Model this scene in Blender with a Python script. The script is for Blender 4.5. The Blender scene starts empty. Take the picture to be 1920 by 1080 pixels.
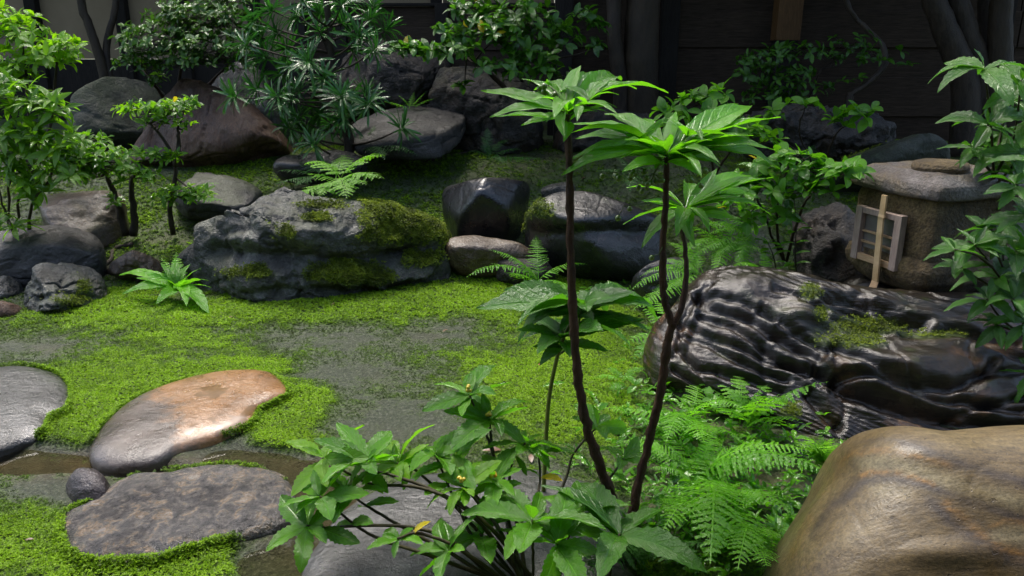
import bpy, bmesh, math, random
import numpy as np
from mathutils import Vector, Matrix, Euler

random.seed(7)
RNG = np.random.default_rng(11)
R = math.radians
scene = bpy.context.scene
COL = scene.collection

# ------------------------------------------------------------------ camera, sky, sun, exposure
CAM_H, PITCH, FPX = 1.2, R(17.0), 1450.0
cam_data = bpy.data.cameras.new("camera")
cam = bpy.data.objects.new("camera", cam_data)
COL.objects.link(cam)
cam.location = (0, 0, CAM_H)
cam.rotation_euler = (R(90) - PITCH, 0, 0)
cam_data.sensor_width = 36.0
cam_data.lens = FPX / 1920 * 36.0
cam_data.clip_start = 0.02
cam_data.clip_end = 300
scene.camera = cam
SUN_EL, SUN_AZ = R(66), R(-28)          # azimuth measured from +Y towards +X
world = bpy.data.worlds.new("World")
scene.world = world
world.use_nodes = True
wn = world.node_tree
sky = wn.nodes.new("ShaderNodeTexSky")
sky.sky_type = 'NISHITA'
sky.sun_disc = False
sky.sun_elevation = SUN_EL
sky.sun_rotation = SUN_AZ
sky.dust_density = 4.0
sky.air_density = 1.0
bg = wn.nodes["Background"]
bg.inputs[1].default_value = 0.15
wn.links.new(sky.outputs[0], bg.inputs[0])
sun_d = bpy.data.lights.new("sun", 'SUN')
sun_d.energy = 1.5
sun_d.angle = R(17)
sun_d.color = (1.0, 0.96, 0.88)
sun = bpy.data.objects.new("sun", sun_d)
COL.objects.link(sun)
sdir = Vector((math.sin(SUN_AZ) * math.cos(SUN_EL), math.cos(SUN_AZ) * math.cos(SUN_EL), math.sin(SUN_EL)))
sun.rotation_euler = sdir.to_track_quat('Z', 'Y').to_euler()
sun.location = sdir * 20
scene.view_settings.view_transform = 'Standard'
scene.view_settings.look = 'None'
scene.view_settings.gamma = 1
scene.view_settings.use_curve_mapping = False
scene.view_settings.exposure = 1.35
try:
    scene.cycles.max_bounces = 6
    scene.cycles.diffuse_bounces = 3
    scene.cycles.glossy_bounces = 3
    scene.cycles.transmission_bounces = 4
    scene.cycles.transparent_max_bounces = 4
    scene.cycles.sample_clamp_indirect = 6
except Exception:
    pass

# ------------------------------------------------------------------ numeric helpers
CP, SP = math.cos(PITCH), math.sin(PITCH)

def ray(px, py):
    xc, yc = (px - 960) / FPX, (540 - py) / FPX
    return np.array([xc, CP + yc * SP, -SP + yc * CP])

def D(px, py, Y):                      # point seen at a pixel, at distance Y into the garden
    d = ray(px, py)
    return np.array([0, 0, CAM_H]) + d * (Y / d[1])

def G(px, py, z=0.0):                  # point seen at a pixel, on the level z
    d = ray(px, py)
    return np.array([0, 0, CAM_H]) + d * ((z - CAM_H) / d[2])

def project(P):
    x, y, z = P[..., 0], P[..., 1], P[..., 2] - CAM_H
    dep = np.maximum(y * CP - z * SP, 0.05)
    up = y * SP + z * CP
    return 960 + FPX * x / dep, 540 - FPX * up / dep

def dep_of(p):
    return p[1] * CP - (p[2] - CAM_H) * SP

def _hash(i, j, k, s):
    n = (i * 374761393 + j * 668265263 + k * 2147483647 + s * 974634777) & 0xFFFFFFFF
    n = ((n ^ (n >> 13)) * 1274126177) & 0xFFFFFFFF
    n = ((n ^ (n >> 16)) * 2246822519) & 0xFFFFFFFF
    return ((n ^ (n >> 15)) & 0xFFFFFF) / float(0xFFFFFF) * 2 - 1

def noise3(P, seed=0):
    P = np.asarray(P, dtype=float)
    i = np.floor(P).astype(np.int64)
    f = P - i
    u = f * f * f * (f * (f * 6 - 15) + 10)
    out = 0
    for a in (0, 1):
        wa = u[..., 0] if a else 1 - u[..., 0]
        for b in (0, 1):
            wb = u[..., 1] if b else 1 - u[..., 1]
            for c in (0, 1):
                wc = u[..., 2] if c else 1 - u[..., 2]
                out = out + wa * wb * wc * _hash(i[..., 0] + a, i[..., 1] + b, i[..., 2] + c, seed)
    return out

def fbm(P, octs=4, seed=0, gain=0.5):
    P = np.asarray(P, dtype=float)
    s, a, t = 0, 1.0, 0
    for o in range(octs):
        s = s + a * noise3(P * (2.03 ** o) + o * 17.3, seed + o)
        t += a
        a *= gain
    return s / t

def ridged(P, octs=4, seed=0):
    s, a, t = 0, 1.0, 0
    for o in range(octs):
        s = s + a * (1 - np.abs(noise3(P * (2.1 ** o) + o * 9.1, seed + o)) * 2)
        t += a
        a *= 0.5
    return s / t

def sstep(a, b, x):
    t = np.clip((x - a) / (b - a), 0, 1)
    return t * t * (3 - 2 * t)

def spline(pts, n):
    P = np.array(pts, dtype=float)
    if len(P) == 2:
        t = np.linspace(0, 1, n)[:, None]
        return P[0] * (1 - t) + P[1] * t
    Q = np.vstack([2 * P[0] - P[1], P, 2 * P[-1] - P[-2]])
    m = len(P) - 1
    out = []
    for s in np.linspace(0, m - 1e-6, n):
        i = int(s); t = s - i
        p0, p1, p2, p3 = Q[i], Q[i + 1], Q[i + 2], Q[i + 3]
        out.append(0.5 * (2 * p1 + (p2 - p0) * t + (2 * p0 - 5 * p1 + 4 * p2 - p3) * t * t + (3 * p1 - p0 - 3 * p2 + p3) * t ** 3))
    return np.array(out)

def closed_spline(pts, n):
    P = np.array(pts, dtype=float)
    m = len(P)
    out = []
    for s in np.linspace(0, m, n, endpoint=False):
        i = int(s); t = s - i
        p0, p1, p2, p3 = P[(i - 1) % m], P[i % m], P[(i + 1) % m], P[(i + 2) % m]
        out.append(0.5 * (2 * p1 + (p2 - p0) * t + (2 * p0 - 5 * p1 + 4 * p2 - p3) * t * t + (3 * p1 - p0 - 3 * p2 + p3) * t ** 3))
    return np.array(out)

def polar_radius(poly, c, ang):
    d = poly - c
    a = np.arctan2(d[:, 1], d[:, 0]); r = np.hypot(d[:, 0], d[:, 1])
    o = np.argsort(a); a, r = a[o], r[o]
    a = np.concatenate([a - 2 * np.pi, a, a + 2 * np.pi]); r = np.concatenate([r, r, r])
    return np.interp(ang, a, r)

# ------------------------------------------------------------------ object helpers
def make_mesh(name, V, F, mat=None, uv=None, attrs=None, smooth=True):
    V = np.asarray(V, dtype=np.float32)
    F = np.asarray(F, dtype=np.int32)
    me = bpy.data.meshes.new(name)
    k = F.shape[1]
    me.vertices.add(len(V)); me.vertices.foreach_set("co", V.ravel())
    me.loops.add(F.size); me.loops.foreach_set("vertex_index", F.ravel())
    me.polygons.add(len(F)); me.polygons.foreach_set("loop_start", np.arange(0, F.size, k, dtype=np.int32))
    me.update(calc_edges=True)
    me.validate()
    if uv is not None:
        l = me.uv_layers.new(name="uv")
        l.data.foreach_set("uv", np.asarray(uv, dtype=np.float32)[F.ravel()].ravel())
    for n, a in (attrs or {}).items():
        at = me.attributes.new(n, 'FLOAT', 'POINT')
        at.data.foreach_set("value", np.asarray(a, dtype=np.float32))
    me.polygons.foreach_set("use_smooth", np.full(len(F), smooth, dtype=bool))
    if mat:
        me.materials.append(mat)
    return me

def obj(name, data, parent=None, loc=None):
    o = bpy.data.objects.new(name, data)
    COL.objects.link(o)
    if parent is not None:
        o.parent = parent
    if loc is not None:
        o.location = loc
    return o

def tag(o, label, cat, group=None, kind=None):
    if label: o["label"] = label
    if cat: o["category"] = cat
    if group: o["group"] = group
    if kind: o["kind"] = kind
    return o

def thing(name, label, cat, loc, group=None):
    e = bpy.data.objects.new(name, None)
    e.empty_display_size = 0.05
    COL.objects.link(e)
    e.location = loc
    return tag(e, label, cat, group)

def tube_arrays(pts, radii, seg=8, bump=0.0, seed=0):
    P = np.array(pts, dtype=float); n = len(P)
    T = np.gradient(P, axis=0); T /= np.linalg.norm(T, axis=1)[:, None] + 1e-9
    ref = np.array([0.3, 0.9, 0.2])
    V = []
    for i in range(n):
        a = np.cross(T[i], ref); a /= np.linalg.norm(a) + 1e-9
        b = np.cross(T[i], a)
        th = np.linspace(0, 2 * np.pi, seg, endpoint=False)
        rr = radii[i] * (1 + bump * (RNG.random(seg) - .5) + bump * (RNG.random() - .5))
        V.append(P[i] + (np.cos(th)[:, None] * a + np.sin(th)[:, None] * b) * np.reshape(rr, (-1, 1)))
    V = np.vstack(V + [P[:1], P[-1:]])
    F = []
    for i in range(n - 1):
        for j in range(seg):
            k = (j + 1) % seg
            F.append((i * seg + j, i * seg + k, (i + 1) * seg + k)); F.append((i * seg + j, (i + 1) * seg + k, (i + 1) * seg + j))
    for j in range(seg):
        k = (j + 1) % seg
        F.append((n * seg, k, j)); F.append((n * seg + 1, (n - 1) * seg + j, (n - 1) * seg + k))
    return V, np.array(F)

def join_arrays(parts):
    Vs, Fs, off = [], [], 0
    for V, F in parts:
        Vs.append(V); Fs.append(F + off); off += len(V)
    return np.vstack(Vs), np.vstack(Fs)

def stem(name, parent, pts, r0, r1, mat, n=14, seg=8, bump=0.0, wob=0.0):
    P = spline(pts, n)
    if wob:
        P = P + RNG.normal(0, wob, P.shape) * np.sin(np.linspace(0, np.pi, n))[:, None]
    V, F = tube_arrays(P, np.linspace(r0, r1, n), seg, bump)
    base = np.array(parent.location)
    return obj(name, make_mesh(name, V - base, F, mat), parent)

def box_arrays(sx, sy, sz, bev=0.0):
    bm = bmesh.new()
    bmesh.ops.create_cube(bm, size=1)
    bmesh.ops.scale(bm, vec=(sx, sy, sz), verts=bm.verts)
    if bev:
        bmesh.ops.bevel(bm, geom=bm.edges[:], offset=bev, segments=2, affect='EDGES', profile=.6)
    bmesh.ops.triangulate(bm, faces=bm.faces[:])
    bm.verts.index_update()
    V = np.array([v.co[:] for v in bm.verts]); F = np.array([[v.index for v in f.verts] for f in bm.faces])
    bm.free()
    return V, F

# ------------------------------------------------------------------ materials
class NT:
    def __init__(self, name):
        self.m = bpy.data.materials.new(name); self.m.use_nodes = True
        self.t = self.m.node_tree; self.n = self.t.nodes; self.n.clear()
        self.out = self.n.new("ShaderNodeOutputMaterial")
    def node(self, t, **kw):
        x = self.n.new(t)
        for k, v in kw.items(): setattr(x, k, v)
        return x
    def set(self, sock, v):
        if hasattr(v, "is_output") or isinstance(v, bpy.types.NodeSocket): self.t.links.new(v, sock)
        elif v is not None:
            if isinstance(v, (tuple, list)) and len(v) == 3 and sock.type == 'RGBA': v = (*v, 1)
            sock.default_value = v
    def coord(self, which="Object"):
        return self.node("ShaderNodeTexCoord").outputs[which]
    def scale(self, vec, s):
        m = self.node("ShaderNodeMapping"); self.set(m.inputs[0], vec); m.inputs["Scale"].default_value = s
        return m.outputs[0]
    def noise(self, vec, scale, detail=4, rough=.55, dist=0.0):
        x = self.node("ShaderNodeTexNoise"); self.set(x.inputs["Vector"], vec)
        x.inputs["Scale"].default_value = scale; x.inputs["Detail"].default_value = detail
        x.inputs["Roughness"].default_value = rough; x.inputs["Distortion"].default_value = dist
        return x.outputs["Fac"]
    def voro(self, vec, scale, feature='F1'):
        x = self.node("ShaderNodeTexVoronoi", feature=feature); self.set(x.inputs["Vector"], vec); x.inputs["Scale"].default_value = scale
        return x.outputs["Distance"]
    def wave(self, vec, scale, dist, detail=3, dscale=1.0, direction='Z', prof='SIN'):
        x = self.node("ShaderNodeTexWave", bands_direction=direction, wave_profile=prof); self.set(x.inputs["Vector"], vec)
        x.inputs["Scale"].default_value = scale; x.inputs["Distortion"].default_value = dist
        x.inputs["Detail"].default_value = detail; x.inputs["Detail Scale"].default_value = dscale
        return x.outputs["Fac"]
    def ramp(self, fac, stops):
        x = self.node("ShaderNodeValToRGB"); self.set(x.inputs[0], fac)
        e = x.color_ramp.elements
        while len(e) < len(stops): e.new(0.5)
        for el, (p, c) in zip(e, stops):
            el.position = p
            el.color = (*c, 1) if isinstance(c, (tuple, list)) else (c, c, c, 1)
        return x.outputs[0]
    def range(self, v, a, b, c, d):
        x = self.node("ShaderNodeMapRange"); self.set(x.inputs[0], v)
        for i, q in enumerate((a, b, c, d)): x.inputs[i + 1].default_value = q
        return x.outputs[0]
    def mix(self, f, a, b, mode='MIX'):
        x = self.node("ShaderNodeMix", data_type='RGBA', blend_type=mode)
        self.set(x.inputs[0], f); self.set(x.inputs[6], a); self.set(x.inputs[7], b)
        return x.outputs[2]
    def math(self, op, a, b=None):
        x = self.node("ShaderNodeMath", operation=op); self.set(x.inputs[0], a)
        if b is not None: self.set(x.inputs[1], b)
        return x.outputs[0]
    def math_rot(self, c):      # stretched along the rock's grain
        m = self.node('ShaderNodeMapping'); self.set(m.inputs[0], c); m.inputs['Rotation'].default_value = (0, R(22), 0); m.inputs['Scale'].default_value = (.16, .6, 1.3)
        return m.outputs[0]
    def attr(self, name):
        return self.node("ShaderNodeAttribute", attribute_name=name).outputs["Fac"]
    def bump(self, h, strength, dist, normal=None):
        x = self.node("ShaderNodeBump"); self.set(x.inputs["Height"], h)
        x.inputs["Strength"].default_value = strength; x.inputs["Distance"].default_value = dist
        if normal is not None: self.set(x.inputs["Normal"], normal)
        return x.outputs[0]
    def bsdf(self, color, rough=.5, normal=None, coat=0, coat_rough=.1, spec=.5, **kw):
        x = self.node("ShaderNodeBsdfPrincipled")
        self.set(x.inputs["Base Color"], color); self.set(x.inputs["Roughness"], rough)
        self.set(x.inputs["Specular IOR Level"], spec)
        self.set(x.inputs["Coat Weight"], coat); self.set(x.inputs["Coat Roughness"], coat_rough)
        if normal is not None:
            self.set(x.inputs["Normal"], normal); self.set(x.inputs["Coat Normal"], normal)
        for k, v in kw.items(): self.set(x.inputs[k.replace("_", " ")], v)
        return x.outputs[0]
    def done(self, sh):
        self.t.links.new(sh, self.out.inputs[0]); return self.m

def rock_mat(name, stops, scale=3.0, rough=(.25, .6), bump=.5, bscale=22, bdist=.012, coat=.35, speck=.35, moss=(.07, .11, .010), stretch=(1, 1, 1), pools=0.0, wet=.75, dry=.35):
    t = NT(name); c = t.scale(t.coord(), stretch)
    n = t.noise(c, scale, 6, .62, .6)
    col = t.ramp(n, stops)
    fine = t.noise(c, 90, 3, .6)
    col = t.mix(speck, col, t.ramp(fine, [(.35, .12), (.65, 1.15)]), 'MULTIPLY')
    n2 = t.noise(c, 9, 5, .6)
    mo = t.attr("moss")
    mcol = t.ramp(t.noise(t.coord(), 40, 3), [(.3, tuple(v * .5 for v in moss)), (.7, moss)])
    col = t.mix(mo, col, mcol)
    rgh = t.range(n2, .35, .65, rough[0], rough[1])
    h = t.math('ADD', t.noise(c, bscale, 8, .65), t.math('MULTIPLY', t.noise(c, bscale * 5, 4, .6), .25))
    bstr = bump
    nrm = t.bump(h, bstr, bdist)
    cw = coat
    if pools:
        pm = t.range(t.noise(c, 6.5, 3, .5, .3), .56, .60, 0, 1)
        col = t.mix(t.math('MULTIPLY', pm, .65), col, (.035, .035, .02))
        b = t.node("ShaderNodeBump"); t.set(b.inputs["Height"], h); b.inputs["Distance"].default_value = bdist
        t.set(b.inputs["Strength"], t.range(pm, 0, 1, bump, .03)); nrm = b.outputs[0]
        rgh = t.math('MULTIPLY', rgh, t.range(pm, 0, 1, 1, .3))
    rgh = t.math('MAXIMUM', rgh, t.math('MULTIPLY', mo, .8))
    dark = t.math('SUBTRACT', 1.0, t.math('MULTIPLY', t.math('SUBTRACT', 1.0, mo), dry))
    col = t.mix(dark, (0, 0, 0), col)
    sh = t.node("ShaderNodeBsdfPrincipled")
    t.set(sh.inputs["Base Color"], col); t.set(sh.inputs["Roughness"], rgh); t.set(sh.inputs["Normal"], nrm)
    film = t.range(t.noise(c, 5.5, 4, .6), .38, .62, .15, 1.0)
    t.set(sh.inputs["Coat Weight"], t.math('MULTIPLY', t.math('MULTIPLY', t.math('SUBTRACT', 1.0, mo), film), wet))
    sh.inputs["Coat Roughness"].default_value = .14
    t.set(sh.inputs["Coat Normal"], t.bump(h, bump * .8, bdist * .8))
    return t.done(sh.outputs[0])

LEAF_GAIN = 1.55
def leaf_mat(name, dark, light, rough=.25, trans=.4, coat=.3, vein=.35, tcol=None, side=7.0, spots=0.0, red=.82):
    g_ = LEAF_GAIN
    dark = (dark[0] * g_ * red, dark[1] * g_, dark[2] * .45); light = (light[0] * g_ * red, light[1] * g_, light[2] * .45)
    tcol = tcol and (tcol[0] * 1.6 * red, tcol[1] * 1.65, tcol[2] * .5)
    t = NT(name)
    rnd = t.math('FRACT', t.math('ADD', t.node("ShaderNodeObjectInfo").outputs["Random"], t.attr("tint")))
    uv = t.node("ShaderNodeUVMap").outputs[0]
    sep = t.node("ShaderNodeSeparateXYZ"); t.set(sep.inputs[0], uv)
    col = t.mix(rnd, dark, light)
    # veins: midrib and arching side veins
    av = t.math('ABSOLUTE', t.math('SUBTRACT', sep.outputs[1], .5))
    mid = t.range(av, .0, .045, 1, 0)
    sv = t.math('SINE', t.math('MULTIPLY', t.math('SUBTRACT', sep.outputs[0], t.math('MULTIPLY', av, .45)), side * 6.283))
    svm = t.range(sv, .82, 1.0, 0, .55)
    vm = t.math('MAXIMUM', mid, svm)
    col = t.mix(t.math('MULTIPLY', vm, vein), col, tuple(min(1, v * 1.9 + .03) for v in light))
    blot = t.noise(t.coord(), 24, 4, .6)
    col = t.mix(.4, col, t.ramp(blot, [(.3, .45), (.7, 1.1)]), 'MULTIPLY')
    if spots:
        col = t.mix(t.range(t.noise(t.coord(), 60, 2), .70, .74, 0, spots), col, (.16, .06, .015))
    nrm = t.bump(t.math('ADD', t.math('MULTIPLY', vm, -.6), t.math('ADD', t.math('MULTIPLY', blot, .8), t.math('MULTIPLY', t.noise(t.coord(), 70, 2), .5))), .4, .02)
    rg = t.range(t.noise(t.coord(), 45, 3), .35, .65, rough * .5, rough * .95)
    p = t.bsdf(col, rg, nrm, coat * .9, .10, .4)
    tr = t.node("ShaderNodeBsdfTranslucent")
    t.set(tr.inputs[0], t.mix(rnd, tcol or tuple(v * 1.6 for v in dark), tuple(v * 1.8 for v in (tcol or light))))
    mx = t.node("ShaderNodeMixShader"); mx.inputs[0].default_value = trans
    t.t.links.new(p, mx.inputs[1]); t.t.links.new(tr.outputs[0], mx.inputs[2])
    return t.done(mx.outputs[0])

def bark_mat(name, a, b, scale=18, rough=.65, bump=.8):
    t = NT(name); c = t.scale(t.coord(), (1, 1, .35))
    n = t.noise(c, scale, 6, .65, .5)
    return t.done(t.bsdf(t.ramp(n, [(.3, a), (.7, b)]), t.range(n, .3, .7, rough * .6, rough), t.bump(t.noise(c, scale * 3, 6, .7), bump, .01), 0, .2, .25))

def wood_mat(name, a, b, axis_scale, rough=.6, bump=.4):
    t = NT(name); c = t.scale(t.coord(), axis_scale)
    r = t.node("ShaderNodeObjectInfo").outputs["Random"]
    n = t.noise(c, 14, 6, .6, 1.2)
    col = t.ramp(n, [(.3, a), (.72, b)])
    col = t.mix(.5, col, t.ramp(r, [(0, .55), (1, 1.0)]), 'MULTIPLY')
    col = t.mix(.5, col, t.ramp(t.noise(t.coord(), 3, 4), [(.35, .4), (.65, 1.0)]), 'MULTIPLY')
    return t.done(t.bsdf(col, rough, t.bump(n, bump, .004), spec=.2))

def plain_mat(name, a, b, scale=30, rough=.5, bump=.2, coat=0, **kw):
    t = NT(name); n = t.noise(t.coord(), scale, 4)
    return t.done(t.bsdf(t.ramp(n, [(.3, a), (.7, b)]), rough, t.bump(n, bump, .003), coat, .1, **kw))

M = {}
M['bluegrey'] = rock_mat("wet_blue_grey_rock", [(.3, (.016, .017, .014)), (.48, (.058, .060, .050)), (.6, (.125, .128, .112)), (.75, (.26, .26, .24))], 7, (.3, .65), 1.0, 26, .03, .12, .6, dry=.3)
M['dark'] = rock_mat("wet_dark_rock", [(.3, (.010, .010, .010)), (.55, (.028, .028, .029)), (.75, (.062, .062, .066))], 4, (.22, .5), .7, 22, .018, .2, .4)
M['black'] = rock_mat("wet_black_boulder", [(.3, (.010, .010, .011)), (.6, (.022, .022, .025)), (.8, (.05, .05, .058))], 4, (.22, .45), .5, 22, .014, .22, .3)
M['rough'] = rock_mat("rough_dark_wall_rock", [(.3, (.012, .010, .008)), (.5, (.04, .033, .024)), (.62, (.075, .048, .024)), (.75, (.085, .08, .072))], 6, (.45, .8), 1.0, 18, .04, .15, .5, wet=.2)
M['flatdark'] = rock_mat("damp_dark_flat_stone", [(.3, (.012, .012, .011)), (.55, (.035, .034, .031)), (.75, (.075, .072, .068))], 5, (.45, .75), .9, 26, .018, .1, .5, wet=.25)
M['brown'] = rock_mat("reddish_brown_boulder", [(.3, (.045, .016, .006)), (.48, (.10, .045, .020)), (.62, (.15, .080, .040)), (.75, (.19, .12, .07))], 3.0, (.5, .8), .9, 30, .02, 0, .5, stretch=(1.6, 1, .55), wet=.25, dry=.3)
M['green'] = rock_mat("algae_green_rock", [(.3, (.014, .022, .010)), (.55, (.035, .048, .024)), (.75, (.06, .07, .055))], 5, (.6, .85), 1.0, 30, .02, 0, .5, wet=.2)
M['tan'] = rock_mat("small_tan_rock", [(.3, (.06, .035, .018)), (.55, (.13, .085, .045)), (.75, (.2, .15, .10))], 6, (.35, .65), .8, 30, .016, .1, .5)
M['granite'] = rock_mat("coarse_granite", [(.34, (.030, .026, .022)), (.46, (.085, .072, .065)), (.54, (.17, .15, .125)), (.6, (.28, .19, .105)), (.70, (.36, .34, .31))], 26, (.35, .7), 1.0, 60, .02, .05, .6, wet=.95, dry=.3)
M['slate'] = rock_mat("smooth_grey_step", [(.3, (.035, .037, .036)), (.55, (.065, .068, .066)), (.75, (.12, .125, .125))], 6, (.22, .5), .8, 34, .012, .05, .5, wet=1.0, dry=.38)
M['purple'] = rock_mat("wet_purple_pebble", [(.3, (.022, .015, .018)), (.7, (.07, .05, .055))], 8, (.3, .5), .8, 40, .012, .1, .4, wet=.5)

def tan_step_mat():
    t = NT("tan_stepping_stone"); c = t.coord()
    sep = t.node("ShaderNodeSeparateXYZ"); t.set(sep.inputs[0], c)
    n = t.noise(c, 5, 6, .6, .5)
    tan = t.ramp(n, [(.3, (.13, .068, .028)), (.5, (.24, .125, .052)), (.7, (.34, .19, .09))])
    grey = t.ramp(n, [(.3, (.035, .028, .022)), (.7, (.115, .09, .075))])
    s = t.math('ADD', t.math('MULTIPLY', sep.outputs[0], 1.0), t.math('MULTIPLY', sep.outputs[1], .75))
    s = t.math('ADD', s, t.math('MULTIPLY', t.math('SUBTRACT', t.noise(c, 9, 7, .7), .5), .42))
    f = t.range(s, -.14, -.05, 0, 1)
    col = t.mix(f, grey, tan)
    col = t.mix(.4, col, t.ramp(t.noise(c, 120, 3, .7), [(.35, .3), (.65, 1.1)]), 'MULTIPLY')
    pm = t.range(t.noise(c, 9, 2, .5), .62, .65, 0, 1)
    col = t.mix(t.math('MULTIPLY', pm, .5), col, (.06, .045, .02))
    b = t.node("ShaderNodeBump"); t.set(b.inputs["Height"], t.noise(c, 45, 7, .7)); b.inputs["Distance"].default_value = .006
    t.set(b.inputs["Strength"], t.range(pm, 0, 1, .7, .05))
    rg = t.range(t.noise(c, 14, 4),   .35, .65, .20, .45)
    return t.done(t.bsdf(col, rg, b.outputs[0], t.range(t.noise(c, 6, 3), .4, .6, .1, .8), .1))
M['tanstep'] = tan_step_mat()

def layered_mat():
    t = NT("layered_dark_rock"); c = t.coord()
    n = t.noise(c, 3.5, 6, .6, .8)
    col = t.ramp(n, [(.3, (.005, .004, .0035)), (.5, (.014, .011, .008)), (.64, (.034, .024, .015)), (.78, (.06, .05, .045))])
    w = t.wave(c, 5.5, 14, 5, .8, 'Z')
    rust = t.range(t.noise(c, 2.6, 5, .6, 1.0), .56, .68, 0, .75)
    col = t.mix(rust, col, t.ramp(w, [(.2, (.03, .016, .008)), (.8, (.12, .06, .022))]))
    mo = t.attr("moss")
    col = t.mix(mo, col, t.ramp(t.noise(c, 45, 3), [(.3, (.02, .035, .004)), (.7, (.06, .10, .012))]))
    h = t.math('ADD', t.math('MULTIPLY', t.noise(t.math_rot(c), 34, 7, .7), .9), t.math('MULTIPLY', t.noise(c, 30, 7, .7), .6))
    rg = t.math('MAXIMUM', t.range(t.noise(c, 8, 4), .35, .65, .08, .26), t.math('MULTIPLY', mo, .8))
    return t.done(t.bsdf(col, rg, t.bump(h, .6, .012), 0, .09, .55))
M['layered'] = layered_mat()

def banded_mat():
    t = NT("banded_brown_boulder"); c = t.coord()
    n = t.noise(t.scale(c, (1, 3, 3)), 2.5, 6, .6, .4)
    col = t.ramp(n, [(.3, (.065, .044, .016)), (.5, (.125, .088, .036)), (.7, (.18, .138, .064))])
    grain = t.noise(t.scale(c, (3, 12, 12)), 7, 6, .65)
    brk = t.range(t.noise(c, 9, 5, .65), .3, .6, .25, 1.0)
    col = t.mix(t.math('MULTIPLY', t.attr("pale"), brk), col, (.24, .205, .115))
    col = t.mix(t.math('MULTIPLY', t.attr("grey"), brk), col, (.042, .034, .030))
    col = t.mix(t.math('MULTIPLY', t.math('MULTIPLY', t.attr("ochre"), brk), t.range(t.noise(t.scale(c, (2, 9, 9)), 11, 5, .7), .38, .62, .1, .85)), col, (.27, .135, .03))
    col = t.mix(.6, col, t.ramp(grain, [(.35, .4), (.62, 1.1)]), 'MULTIPLY')
    col = t.mix(.6, col, t.ramp(t.noise(c, 170, 3, .7), [(.35, .4), (.65, 1.2)]), 'MULTIPLY')
    pit = t.range(t.noise(c, 75, 2, .5), .68, .73, 0, .6)
    col = t.mix(pit, col, (.03, .02, .01))
    rg = t.range(t.noise(c, 7, 5), .38, .62, .38, .65)
    h = t.math('ADD', t.math('MULTIPLY', grain, .6), t.math('ADD', t.math('MULTIPLY', t.noise(c, 150, 3, .6), .3), t.math('MULTIPLY', pit, -.5)))
    return t.done(t.bsdf(col, rg, t.bump(h, .45, .006), t.range(t.noise(c, 3.5, 4, .6), .42, .62, .0, .3), .14))
M['banded'] = banded_mat()

def ground_mat():
    t = NT("mossy_ground"); c = t.coord()
    mo = t.attr("moss")
    n = t.noise(c, 60, 5, .7)
    soil = t.ramp(t.noise(c, 90, 5, .7), [(.32, (.012, .015, .008)), (.48, (.036, .046, .024)), (.58, (.065, .076, .045)), (.72, (.17, .178, .15))])
    earth = t.ramp(t.noise(c, 12, 5), [(.35, (.045, .030, .014)), (.7, (.12, .085, .045))])
    soil = t.mix(t.attr("earth"), soil, earth)
    green = t.ramp(t.noise(c, 30, 5, .7), [(.3, (.02, .04, .004)), (.55, (.06, .11, .01)), (.75, (.10, .17, .018))])
    f = t.range(t.math('ADD', mo, t.math('MULTIPLY', t.math('SUBTRACT', n, .5), 1.5)), .1, .95, 0, 1)
    col = t.mix(f, soil, green)
    rg = t.range(t.math('ADD', f, t.math('MULTIPLY', t.noise(c, 25, 4), .6)), .2, 1.2, .36, .9)
    h = t.math('ADD', t.noise(c, 140, 4, .7), t.noise(c, 45, 4, .6))
    return t.done(t.bsdf(col, rg, t.bump(h, .9, .012)))
M['ground'] = ground_mat()

def moss_mat(name, dk, md, br):
    t = NT(name)
    ti = t.attr("tint")
    col = t.ramp(ti, [(0.0, dk), (.5, md), (1.0, br)])
    d = t.bsdf(col, .55, None, 0, .1, .25)
    tr = t.node("ShaderNodeBsdfTranslucent"); t.set(tr.inputs[0], t.mix(.5, col, t.ramp(ti, [(0.0, tuple(v * 1.5 for v in dk)), (1.0, tuple(v * 1.5 for v in br))])))
    mx = t.node("ShaderNodeMixShader"); mx.inputs[0].default_value = .4
    t.t.links.new(d, mx.inputs[1]); t.t.links.new(tr.outputs[0], mx.inputs[2])
    return t.done(mx.outputs[0])
M['moss'] = moss_mat("moss_tufts", (.045, .066, .022), (.085, .17, .008), (.24, .42, .010))
M['rockmoss'] = moss_mat("rock_moss_tufts", (.035, .05, .006), (.11, .16, .010), (.25, .32, .02))

def water_mat():
    t = NT("clear_puddle_water"); c = t.coord()
    nrm = t.bump(t.noise(c, 14, 3, .5), .12, .006)
    g = t.node("ShaderNodeBsdfGlass"); g.inputs["Roughness"].default_value = .02; g.inputs["IOR"].default_value = 1.33
    g.inputs["Color"].default_value = (.8, .78, .68, 1); t.set(g.inputs["Normal"], nrm)
    # thin sheet of water over a brown bed: reflection plus a see-through body
    tr = t.node("ShaderNodeBsdfTransparent"); tr.inputs[0].default_value = (.8, .78, .66, 1)
    gl = t.node("ShaderNodeBsdfGlossy"); gl.inputs["Roughness"].default_value = .03; t.set(gl.inputs["Normal"], nrm)
    fr = t.node("ShaderNodeFresnel"); fr.inputs[0].default_value = 1.33; t.set(fr.inputs["Normal"], nrm)
    mx = t.node("ShaderNodeMixShader"); t.t.links.new(fr.outputs[0], mx.inputs[0])
    t.t.links.new(tr.outputs[0], mx.inputs[1]); t.t.links.new(gl.outputs[0], mx.inputs[2])
    return t.done(mx.outputs[0])
M['water'] = water_mat()

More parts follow.
